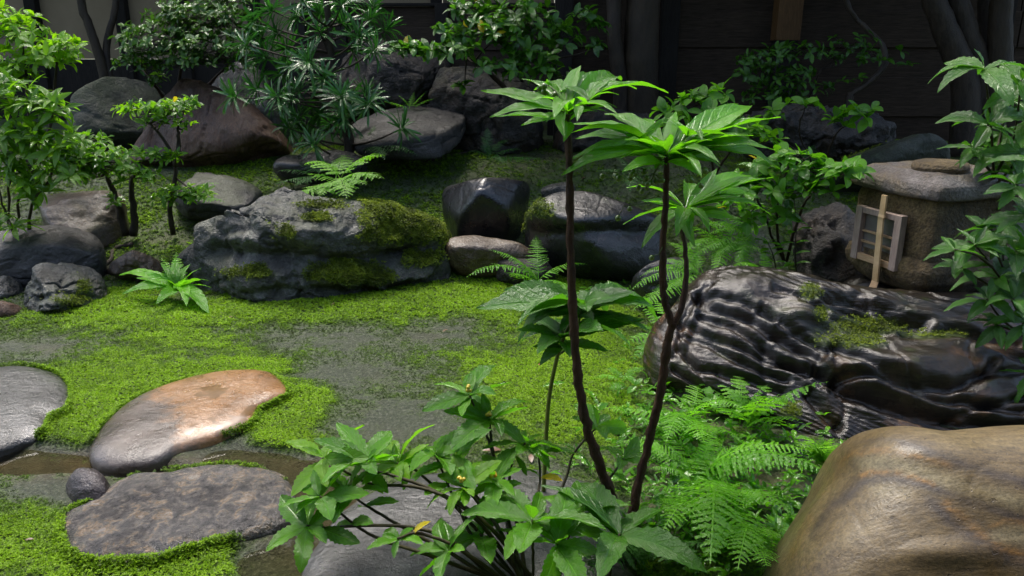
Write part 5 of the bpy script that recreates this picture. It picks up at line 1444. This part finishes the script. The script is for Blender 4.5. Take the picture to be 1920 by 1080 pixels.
# ---- strap leaved fern in front of the mossy rock's left end
b_ = D(335, 545, 3.72)
root = thing("strap_fern", "fern with wavy shiny strap leaves against the mossy rock's left end", "fern", b_)
L = []
for tip, s in (((232, 550, 3.55), 'strap'), ((215, 505, 3.7), 'strap'), ((392, 580, 3.45), 'strap'), ((305, 570, 3.45), 'strap'), ((375, 505, 3.75), 'strap'), ((320, 478, 3.8), 'strap'), ((280, 520, 3.6), 'strap'), ((350, 490, 3.8), 'strap'), ((255, 530, 3.7), 'strap'), ((360, 560, 3.5), 'strap'), ((300, 495, 3.75), 'strap')):
    d = D(*tip) - b_
    me = LF[s][int(RNG.integers(2))]
    L.append((me, b_, orient(d + np.array([0, 0, .06]), (0, -.2, 1), RNG.normal(0, .3)), np.linalg.norm(d) * 1.08))
for k in range(9):
    th = R(RNG.uniform(150, 390)); L.append((LF['strap'][int(RNG.integers(2))], b_, orient((math.cos(th), math.sin(th), RNG.uniform(.1, .9)), (0, -.2, 1), RNG.normal(0, .4)), RNG.uniform(.14, .24)))
add_leaves(root, L)
for tip in ((330, 470, 3.85), (300, 480, 3.8), (350, 520, 3.6)):
    d = D(*tip) - b_
    add_leaves(root, [(FR['coarse'][2], b_, orient(d, (0, 0, 1)), np.linalg.norm(d))], 10, "frond")

# ---- coral bush (two tall stems), the main foreground plant
def coral_bush():
    b = np.array(G(1157, 1092, .0))
    root = thing("coral_bush", "tall thin brown stemmed bush with drooping leaf crowns in the foreground", "bush", b)
    Y0 = b[1]
    tilt = lambda px, py: D(px, py, Y0 + .06)
    s1 = [b, tilt(1157, 1040), tilt(1150, 950), tilt(1128, 880), tilt(1100, 800), tilt(1083, 700), tilt(1075, 600), tilt(1070, 480), tilt(1068, 350), tilt(1064, 215)]
    stem("stem", root, s1, .0140, .0075, M['bark_thin'], 70, 10, .26, .0014)
    j = D(1158, 985, Y0 + .06)
    s2 = [b + np.array([.01, .02, 0]), D(1178, 1010, Y0 + .09), D(1190, 940, Y0 + .1), D(1215, 830, Y0 + .12), D(1240, 730, Y0 + .12), D(1250, 650, Y0 + .12), D(1262, 604, Y0 + .12)]
    stem("stem", root, s2, .0115, .0100, M['bark_thin'], 50, 10, .26, .0012)
    f = s2[-1]
    s3 = [f + np.array([0, 0, -.01]), D(1246, 560, Y0 + .12), D(1243, 480, Y0 + .12), D(1248, 380, Y0 + .12), D(1250, 295, Y0 + .12)]
    stem("stem", root, s3, .0092, .006, M['bark_thin'], 40, 9, .24, .001)
    s4 = [f + np.array([0, 0, -.01]), D(1280, 570, Y0 + .13), D(1287, 510, Y0 + .15), D(1284, 460, Y0 + .17), D(1278, 420, Y0 + .2), D(1285, 390, Y0 + .22)]
    stem("stem", root, s4, .0075, .0035, M['bark_thin'], 22, 8, .14, .001)
    L = []
    def aimed(tip, px, py, Yt, kind='ard', roll=0, up=(0, -.25, 1)):
        T = D(px, py, Yt); d = T - tip; l = np.linalg.norm(d)
        L.append((LF[kind][int(RNG.integers(5))], tip + d * .04, orient(d + np.array([0, 0, l * .26]), up, roll + RNG.normal(0, .3)), l * 1.10))
        for _ in range(1 if RNG.random() < .8 else 0):
            e = d + RNG.normal(0, .3, 3) * l * np.array([1, 1, .5])
            L.append((LF['ardy'][0] if RNG.random() < .02 else LF[kind][int(RNG.integers(5))], tip + d * .02 - np.array([0, 0, RNG.uniform(0, .03)]), orient(e + np.array([0, 0, l * .2]), up, RNG.normal(0, .4)), l * RNG.uniform(.6, .95)))
    t1 = D(1064, 208, Y0 + .06)
    for px, py, dy in ((918, 200, -.02), (935, 232, -.06), (1155, 212, -.08), (1150, 198, .02), (1245, 178, .1), (1195, 172, .12), (980, 160, .1), (1075, 135, .12), (1025, 150, .14), (1000, 190, -.08), (1110, 170, .2), (1050, 255 - 40, -.16), (1180, 160, .2), (1095, 225, -.12)):
        aimed(t1, px, py, Y0 + .06 + dy)
    L.extend(whorl(D(1040, 180, Y0 + .12), (-.1, 0, 1), 5, .07, 'ard', .5)); L.extend(whorl(D(1105, 188, Y0 + .06), (.2, 0, 1), 5, .08, 'ard', .4))
    stem("stem", root, [t1, D(1050, 190, Y0 + .09), D(1040, 178, Y0 + .12)], .004, .002, M['greenstem'], 6, 6)
    stem("stem", root, [t1, D(1085, 200, Y0 + .06), D(1105, 186, Y0 + .06)], .004, .002, M['greenstem'], 6, 6)
    t2 = D(1250, 290, Y0 + .12)
    for px, py, dy in ((1075, 245, .02), (1090, 265, .06), (1085, 300, -.04), (1075, 330, -.08), (1095, 252, .14), (1190, 245, .16), (1265, 225, .1), (1360, 250, .12), (1420, 240, .16), (1440, 260, .1), (1400, 275, 0), (1455, 330, .02), (1430, 295, .0), (1310, 330, -.14), (1290, 240, .16), (1180, 290, -.14), (1235, 300, -.2), (1330, 270, -.06), (1130, 235, .2), (1165, 310, -.06), (1340, 300, -.12), (1380, 262, .2)):
        aimed(t2, px, py, Y0 + .12 + dy)
    L.extend(whorl(D(1290, 252, Y0 + .14), (.15, 0, 1), 7, .105, 'ard', .5)); L.extend(whorl(D(1200, 262, Y0 + .14), (-.2, 0, 1), 5, .08, 'ard', .5)); L.extend(whorl(t2, (0, 0, 1), 5, .07, 'ard', .8))
    stem("stem", root, [t2, D(1275, 270, Y0 + .13), D(1290, 250, Y0 + .14)], .004, .002, M['greenstem'], 6, 6)
    stem("stem", root, [t2, D(1220, 275, Y0 + .13), D(1200, 260, Y0 + .14)], .004, .002, M['greenstem'], 6, 6)
    t4 = s4[-1]
    for px, py, dy in ((1410, 350, .0), (1430, 365, .1), (1440, 410, .04), (1395, 345, .14), (1215, 390, .02), (1180, 430, -.02), (1210, 460, -.08), (1330, 430, -.1), (1270, 440, -.14), (1380, 385, -.06), (1190, 355, .1), (1300, 350, .15), (1415, 395, .12)):
        aimed(t4, px, py, Y0 + .22 + dy)
    add_leaves(root, L, 300)
    # hanging green berries on thin stalks
    tw = []
    for cx, cy, n in ((1190, 322, 7), (1225, 335, 7), (1300, 335, 4), (1310, 320, 3), (1165, 330, 4), (1170, 395, 2), (1220, 350, 4), (1030, 170, 4), (1235, 485, 1), (1060, 180, 2)):
        p0 = t1 if cy < 200 else (t2 if cy < 380 else t4)
        c = D(cx, cy, Y0 + .1)
        tw.append(tube_arrays(spline([p0 + np.array([0, 0, -.012]), (p0 + c) / 2 + np.array([0, 0, .012]), c + np.array([0, 0, .01])], 7), np.full(7, .0011), 4))
        for _ in range(n):
            q = c + RNG.normal(0, 1, 3) * np.array([.014, .014, .007])
            tw.append(tube_arrays(spline([c + np.array([0, 0, .01]), q], 3), np.full(3, .0007), 4))
            berry(root, q - np.array([0, 0, .004]), RNG.uniform(.0055, .0075), M['greenberry'])
    V, F = join_arrays(tw)
    obj("berry_stalks", make_mesh("berry_stalks", V - b, F, M['greenstem']), root)["kind"] = "stuff"
coral_bush()

# ---- cane plant with a broad leaf crown crossing the left stem
def cane_plant():
    b = np.array(G(1018, 938, .02))
    Y0 = b[1]
    root = thing("cane_plant", "slender green cane topped by broad leaves behind the left brown stem", "plant", b)
    c = [b, D(1022, 860, Y0), D(1028, 760, Y0), D(1040, 690, Y0), D(1054, 640, Y0), D(1068, 610, Y0)]
    stem("cane", root, c, .0065, .0045, M['cane'], 26, 8, .03)
    stem("cane", root, [c[3] + np.array([.012, .02, .03]), D(1078, 640, Y0 + .02), D(1088, 590, Y0 + .03), D(1095, 565, Y0 + .03)], .0035, .0025, M['greenstem'], 10, 6)
    L = []
    def aimed(tip, px, py, Yt, s=1.05):
        T = D(px, py, Yt); d = T - tip; l = np.linalg.norm(d)
        L.append((LF['right'][int(RNG.integers(4))], tip + d * .04, orient(d + np.array([0, 0, l * .22]), (0, -.25, 1), RNG.normal(0, .3)), l * s))
        if RNG.random() < .8:
            e = d + RNG.normal(0, .35, 3) * l * np.array([1, 1, .4])
            L.append((LF['right'][int(RNG.integers(4))], tip - np.array([0, 0, RNG.uniform(0, .04)]), orient(e + np.array([0, 0, l * .15]), (0, -.2, 1), RNG.normal(0, .35)), l * RNG.uniform(.55, .8)))
    t0, t5 = D(1055, 632, Y0), D(1092, 570, Y0 + .03)
    for px, py, dy in ((975, 632, -.08), (965, 640, .02), (1000, 605, .1), (1195, 630, -.08), (1200, 620, .05), (1120, 640, -.2), (1050, 605, .14), (1010, 655, -.12)):
        aimed(t0, px, py, Y0 + dy)
    for px, py, dy in ((892, 605, -.05), (930, 570, .06), (950, 590, -.1), (1000, 560, .1), (1195, 560, .0), (1180, 545, .1), (1235, 580, .05), (1125, 545, .14), (1145, 560, -.1), (1060, 550, .1), (985, 600, -.12), (1250, 572, .14), (1100, 600, -.18)):
        aimed(t5, px, py, Y0 + .03 + dy, .95)
    add_leaves(root, L)
cane_plant()

# ---- berry shrub in the foreground
def berry_shrub():
    b = np.array(G(985, 1150, .0))
    Y0 = b[1]
    root = thing("berry_shrub", "low foreground shrub with toothed shiny leaves and yellow berries", "shrub", b)
    S = [  # stem paths, tip axis, leaves, size, kind, berries
        ([(1020, 1110, 0), (900, 970, .06), (790, 915, .10), (690, 905, .14), (605, 858, .16)], 5, .105, 'sarcy', None),
        ([(1000, 1110, 0), (880, 960, .08), (760, 900, .12), (690, 880, .14), (690, 862, .14)], 7, .115, 'sarc', None),
        ([(960, 1110, 0), (850, 1040, .04), (740, 980, .08), (690, 950, .10), (650, 922, .10)], 6, .095, 'sarc', None),
        ([(950, 1110, 0), (840, 1010, .03), (730, 985, .04), (610, 990, .03), (575, 985, .02)], 5, .10, 'sarc', None),
        ([(975, 1110, 0), (900, 1030, .06), (850, 930, .14), (815, 850, .20)], 6, .105, 'sarc', None),
        ([(990, 1110, .02), (965, 960, .14), (925, 850, .24), (905, 800, .28), (880, 740, .30)], 6, .115, 'sarc', 'yellowberry'),
        ([(925, 850, .24), (920, 815, .27), (918, 785, .28)], 7, .125, 'sarc', 'yellowberry'),
        ([(985, 1110, .0), (940, 1000, .08), (895, 940, .10), (868, 912, .10)], 7, .085, 'sarcy', 'yellowberry'),
        ([(985, 1110, .0), (960, 1000, .10), (940, 930, .13), (925, 898, .14)], 6, .105, 'sarc', 'orangeberry'),
        ([(985, 1110, .0), (945, 1010, .05), (880, 910, .16), (850, 868, .18)], 6, .10, 'sarc', None),
        ([(1000, 1120, -.04), (1000, 1040, .0), (998, 975, .02)], 6, .145, 'sarc', None),
        ([(970, 1110, .0), (880, 1040, -.02), (790, 1000, -.02), (745, 1010, -.02)], 4, .06, 'sarc', None),
        ([(1010, 1110, .1), (1020, 1000, .2), (1060, 900, .32), (1075, 850, .36), (1120, 800, .40)], 5, .10, 'sarc', None),
        ([(1060, 1000, .2), (1090, 960, .24), (1140, 900, .3), (1170, 860, .34)], 5, .10, 'sarc', None),
        ([(985, 1110, .0), (960, 1020, .04), (1010, 920, .18), (1010, 850, .26)], 5, .085, 'sarc', None),
        ([(1000, 1110, .0), (930, 1050, .04), (900, 1000, .08)], 6, .11, 'sarc', None),
        ([(1000, 1110, .0), (800, 1040, .0), (690, 1000, .05), (600, 930, .06)], 6, .10, 'sarc', None),
        ([(985, 1110, .0), (900, 1000, .1), (790, 890, .18), (745, 868, .2)], 7, .11, 'sarcy', None),
        ([(1040, 1120, .0), (1060, 1040, .06), (1075, 960, .1)], 6, .12, 'sarc', None),
        ([(985, 1110, .0), (950, 980, .16), (960, 870, .24), (985, 830, .26)], 6, .10, 'sarc', None),
        ([(1000, 1120, .0), (1030, 1060, -.02), (1045, 1020, -.03)], 6, .12, 'sarc', None),
        ([(985, 1110, .0), (880, 1060, -.02), (840, 1030, -.02)], 6, .09, 'sarc', None),
        ([(1140, 1100, -.02), (1150, 1040, .0), (1162, 1000, .02)], 5, .17, 'right', None),
    ]
    L = []
    for k, (path, n, size, kind, bc) in enumerate(S):
        P = [D(px, py, Y0 + dy) for px, py, dy in path]
        stem("stem", root, P, .0055 if len(path) > 3 else .004, .0025, M['darkstem'], 16, 7, .12, .0008)
        tip = P[-1]; ax = P[-1] - P[-2]; ax = ax / np.linalg.norm(ax) * .5 + np.array([0, -.25, 1]) * .9
        L += whorl(tip, ax, n + (1 if size < .16 else 0), size * 1.15, kind, .28 if size < .16 else .2, None, .2, inner=1 if size < .16 else 0)
        if len(P) > 3:
            m = spline(P, 10)[7]
            L += whorl(m, ax, 2, size * .85, kind, -.1, None, .3)
        if bc:
            for _ in range(5):
                berry(root, tip + np.array([RNG.normal(0, .006), RNG.normal(0, .006) - .006, .012 + RNG.uniform(0, .012)]), RNG.uniform(.0042, .0055), M['yellowberry'] if RNG.random() < .6 or bc == 'yellowberry' else M['orangeberry'])
    add_leaves(root, L, 300)
berry_shrub()

# ---- toothed leaved shrubs at the right edge
def right_shrub(label, base, specs, size, seed):
    root = thing("toothed_shrub", label, "shrub", base, "toothed leaved shrubs at the right edge")
    L = []
    for path, n, s in specs:
        P = [D(*q) for q in path]
        if len(P) > 1:
            stem("stem", root, P, .006, .003, M['darkstem'], 12, 7, .1)
        ax = np.array([-.15, -.35, 1])
        L += whorl(P[-1], ax, n, size * s, 'right', .05, None, .2, inner=1)
    add_leaves(root, L)
    return root
b_ = D(1865, 420, 2.95)
right_shrub("deep green toothed shrub rising behind the lantern at the right edge", b_, [([(1865, 420, 2.95), (1862, 300, 2.9), (1855, 200, 2.85), (1845, 130, 2.8)], 7, 1.0), ([(1860, 260, 2.88), (1852, 232, 2.85)], 7, 1.0), ([(1865, 330, 2.9), (1900, 260, 2.9), (1915, 150, 2.85)], 6, .9), ([(1865, 350, 2.9), (1900, 310, 2.9), (1925, 285, 2.85)], 6, .9), ([(1865, 400, 2.95), (1885, 370, 2.9), (1935, 220, 2.9)], 6, 1.0), ([(1863, 300, 2.9), (1880, 245, 3.0)], 6, .9), ([(1865, 330, 2.9), (1840, 300, 2.9), (1825, 275, 2.95)], 6, .8), ([(1865, 330, 2.9), (1890, 340, 2.85), (1905, 330, 2.85)], 6, .8), ([(1865, 300, 2.9), (1890, 200, 3.0), (1900, 190, 3.0)], 6, .9), ([(1860, 280, 2.9), (1880, 290, 2.9)], 6, .9)], .20, 1)
b_ = D(1935, 640, 2.5)
right_shrub("toothed shrub leaning in front of the lantern's right side", b_, [([(1935, 640, 2.5), (1900, 560, 2.5), (1860, 500, 2.5), (1828, 458, 2.5)], 8, .95), ([(1860, 500, 2.5), (1830, 478, 2.45), (1790, 468, 2.42)], 4, .65), ([(1935, 640, 2.5), (1905, 560, 2.5), (1875, 520, 2.5)], 7, 1.0), ([(1935, 640, 2.5), (1925, 560, 2.5), (1905, 470, 2.5)], 7, 1.0), ([(1935, 640, 2.5), (1925, 600, 2.45), (1900, 560, 2.4)], 7, 1.0), ([(1935, 640, 2.5), (1940, 480, 2.5), (1930, 380, 2.5), (1905, 345, 2.5)], 7, .95), ([(1935, 640, 2.5), (1935, 620, 2.45), (1925, 605, 2.4)], 6, .95), ([(1935, 640, 2.5), (1950, 680, 2.4), (1945, 700, 2.35)], 5, .8), ([(1935, 640, 2.5), (1930, 450, 2.5), (1925, 400, 2.5)], 7, .9), ([(1935, 640, 2.5), (1880, 600, 2.5), (1850, 560, 2.5)], 7, .9), ([(1935, 640, 2.5), (1880, 500, 2.55), (1850, 430, 2.6)], 7, .8), ([(1935, 640, 2.5), (1890, 540, 2.55), (1880, 460, 2.6), (1885, 420, 2.6)], 7, .9), ([(1935, 640, 2.5), (1900, 620, 2.45), (1870, 610, 2.45)], 6, .8), ([(1935, 640, 2.5), (1930, 500, 2.6), (1915, 520, 2.6)], 7, .9), ([(1935, 640, 2.5), (1945, 350, 2.5), (1935, 300, 2.5)], 7, .9), ([(1900, 560, 2.5), (1830, 520, 2.5), (1800, 500, 2.5)], 6, .75)], .15, 2)

# ------------------------------------------------------------------ trees at the back, crowns above the frame
def tree(label, base, trunks, crown, n, mats, leafsize, seed, twigs=()):
    root = thing("garden_tree", label, "tree", base, "trees standing along the fence")
    base = np.array(base)
    tops = []
    for (P, r0, r1), m in zip(trunks, mats):
        P = [np.array(p) for p in P]
        stem("trunk", root, P, r0, r1, m, 24, 20, .03, .002)
        tops.append(P[-1])
    tw = []
    V, F, U = leaf_arrays(width=.45, droop=.6, fold=.2, n=3, shape='ellip', cols=1)
    Vs, Fs, Us, Ts, off = [], [], [], [], 0
    for (c, r, k) in crown:
        c = np.array(c); t = tops[int(np.argmin([np.linalg.norm(c - t) for t in tops]))]
        tw.append(tube_arrays(spline([t + np.array([0, 0, -.05]), (t + c) / 2 + np.array([0, 0, .1]), c], 7), np.linspace(.035, .01, 7), 6))
        for _ in range(k):
            q = RNG.normal(0, 1, 3); q /= np.linalg.norm(q); q *= RNG.random() ** .4
            p = c + q * np.array(r)
            B = orient(RNG.normal(0, 1, 3) + np.array([0, 0, -.2]), (0, 0, 1), RNG.normal(0, .5)); s = leafsize * RNG.uniform(.7, 1.3)
            Vs.append((V * s) @ B.T + p - base); Fs.append(F + off); Us.append(U); Ts.append(np.full(len(V), RNG.random())); off += len(V)
    W, G_ = join_arrays(tw)
    obj("limbs", make_mesh("limbs", W - base, G_, mats[0]), root)
    o = obj("crown", make_mesh("crown", np.vstack(Vs), np.vstack(Fs), M['L_dim'], np.vstack(Us), {"tint": np.concatenate(Ts)}), root)
    return root
b_ = np.array(D(1195, 245, 6.0)); b_[2] = gz(b_[0], b_[1]) - .02
tree("thick twin trunked tree in front of the fence at top centre", b_,
     [([b_ + np.array([.05, 0, 0]), D(1200, 170, 6.0), D(1203, 60, 6.0), D(1208, -40, 6.0), D(1215, -300, 6.0)], .145, .11), ([b_ + np.array([-.12, -.05, 0]), D(1163, 170, 5.95), D(1152, 60, 5.95), D(1150, -40, 5.95), D(1130, -300, 5.9)], .06, .05)],
     [((.9, 6.0, 3.0), (1.1, .9, .45), 1100), ((1.9, 6.2, 3.2), (1.0, .9, .5), 1000), ((.2, 6.3, 3.1), (.9, .8, .45), 800), ((1.3, 5.2, 3.0), (1.0, .6, .4), 800), ((-.7, 6.8, 3.0), (.9, .7, .4), 500), ((.3, 5.0, 3.5), (.9, .6, .35), 300)], 0, [M['bark_grey'], M['bark_dark']], .16, 3)
b_ = np.array(D(1830, 240, 5.4)); b_[2] = gz(b_[0], b_[1]) - .02
tree("dark cluster of slanting trunks before the fence at the upper right", b_,
     [([b_ + np.array([-.05, 0, 0]), D(1810, 160, 5.4), D(1775, 60, 5.4), D(1745, -20, 5.4), D(1690, -250, 5.4)], .10, .06), ([b_ + np.array([.0, .06, 0]), D(1835, 150, 5.45), D(1812, 60, 5.45), D(1790, -30, 5.45), D(1770, -250, 5.5)], .09, .06), ([b_ + np.array([.1, 0, 0]), D(1872, 150, 5.4), D(1875, 60, 5.4), D(1880, -30, 5.4), D(1890, -250, 5.4)], .09, .06), ([b_ + np.array([.02, .1, 0]), D(1845, 120, 5.6), D(1850, 0, 5.6), D(1850, -150, 5.6)], .06, .05)],
     [((2.6, 5.2, 2.9), (1.1, .9, .45), 1100), ((3.4, 5.0, 3.1), (1.0, 1.0, .5), 900), ((2.2, 4.6, 2.8), (.9, .7, .4), 800), ((3.0, 4.2, 2.8), (.9, .8, .4), 800), ((2.7, 6.2, 3.2), (1.0, .7, .4), 600)], 0, [M['bark_dark'], M['bark_dark'], M['bark_grey'], M['bark_dark']], .16, 4)
b_ = np.array(D(205, 160, 7.2)); b_[2] = gz(b_[0], b_[1]) - .02
tree("slim pale stemmed tree before the beige wall at the upper left", b_,
     [([b_, D(190, 120, 7.2), D(168, 50, 7.2), D(152, 0, 7.2), D(140, -160, 7.2)], .045, .03), ([b_ + np.array([.03, 0, 0]), D(200, 100, 7.25), D(215, 20, 7.25), D(225, -120, 7.25)], .035, .025)],
     [((-3.6, 7.0, 2.5), (.9, .6, .3), 260), ((-4.6, 7.0, 2.2), (.7, .6, .3), 220), ((-3.0, 7.2, 2.7), (.8, .5, .3), 220)], 0, [M['bark_grey'], M['bark_dark']], .12, 5)
# crooked bare branch in the shade
b_ = D(1590, 195, 5.3)
cb = thing("crooked_sapling", "crooked bare brown sapling stem in the shade above the lantern", "sapling", np.array([b_[0], b_[1], gz(b_[0], b_[1])]))
stem("stem", cb, [np.array(cb.location), D(1592, 190, 5.3), D(1602, 172, 5.3), D(1638, 148, 5.3), D(1660, 115, 5.3), D(1650, 80, 5.35), D(1610, 40, 5.4), D(1585, 0, 5.4), D(1570, -60, 5.4)], .025, .014, M['bark_dark'], 34, 8, .15, .004)
L = []
for px, py in ((1660, 112), (1690, 95), (1640, 70), (1700, 120), (1620, 110), (1580, 150), (1610, 145)):
    L += whorl(D(px, py, 5.25 + RNG.uniform(-.1, .1)), (RNG.normal(0, .3), -.2, 1), 5, .085, 'dim', .2, None, .3)
add_leaves(cb, L)

# ------------------------------------------------------------------ roots, fallen leaves
for lab, pts, r in (("black snaking root between the dark flat stone and the azalea", [(250, 460), (215, 470), (208, 490), (190, 505), (178, 520), (192, 533)], .016), ("thin dark root lying across the mossy bank by the blue green fern", [(800, 305), (850, 292), (890, 285), (930, 282)], .012), ("brown stub of root beside the strap leaved fern", [(205, 512), (235, 522), (262, 530)], .022)):
    P = [GT(*q) + np.array([0, 0, r * .4]) for q in pts]
    V, F = tube_arrays(spline(P, 24), np.linspace(r, r * .5, 24), 8, .2)
    tag(obj("tree_root", make_mesh("tree_root", V - P[0], F, M['bark_dark']), None, P[0]), lab, "root", "bare roots on the moss")
fl = leaf_mesh("fallen_leaf", M['L_fallen'], width=.4, droop=.5, fold=.2, n=6, shape='ellip', cols=1)
fb = leaf_mesh("fallen_leaf", M['L_litter'], width=.4, droop=.5, fold=.2, n=6, shape='ellip', cols=1)
for lab, px, py, me, s in (("orange fallen leaf on the moss beside the mossy rock's left shoulder", 395, 414, fl, .06), ("brown fallen leaf on the lawn below the mossy rock", 628, 572, fb, .03), ("brown fallen leaf on the grey soil at the lawn's middle", 840, 622, fb, .03), ("reddish leaf under the black boulder", 862, 492, fl, .04), ("brown leaf on the moss left of the granite stepping stone", 65, 1018, fb, .02), ("dark leaf litter scrap right of the yellow berries", 940, 850, fb, .06), ("dark leaf scrap on the lawn beside the green cane", 995, 858, fb, .04), ("tiny brown leaf on the moss right of the orange tan stepping stone", 600, 790, fb, .018), ("small brown leaf on the lawn under the strap leaved fern", 430, 600, fb, .025), ("small reddish leaf on bright moss left of the left brown stem", 1010, 690, fl, .018), ("brown leaf on the dark bank by the small pale grey rock", 1100, 335, fb, .04)):
    p = GT(px, py) + np.array([0, 0, .012])
    o = tag(obj("fallen_leaf", me, None, p), lab, "leaf", "fallen leaves on the moss")
    o.scale = (s, s, s); o.rotation_euler = (R(RNG.uniform(-10, 10)), R(RNG.uniform(-10, 10)), RNG.random() * 6.28)
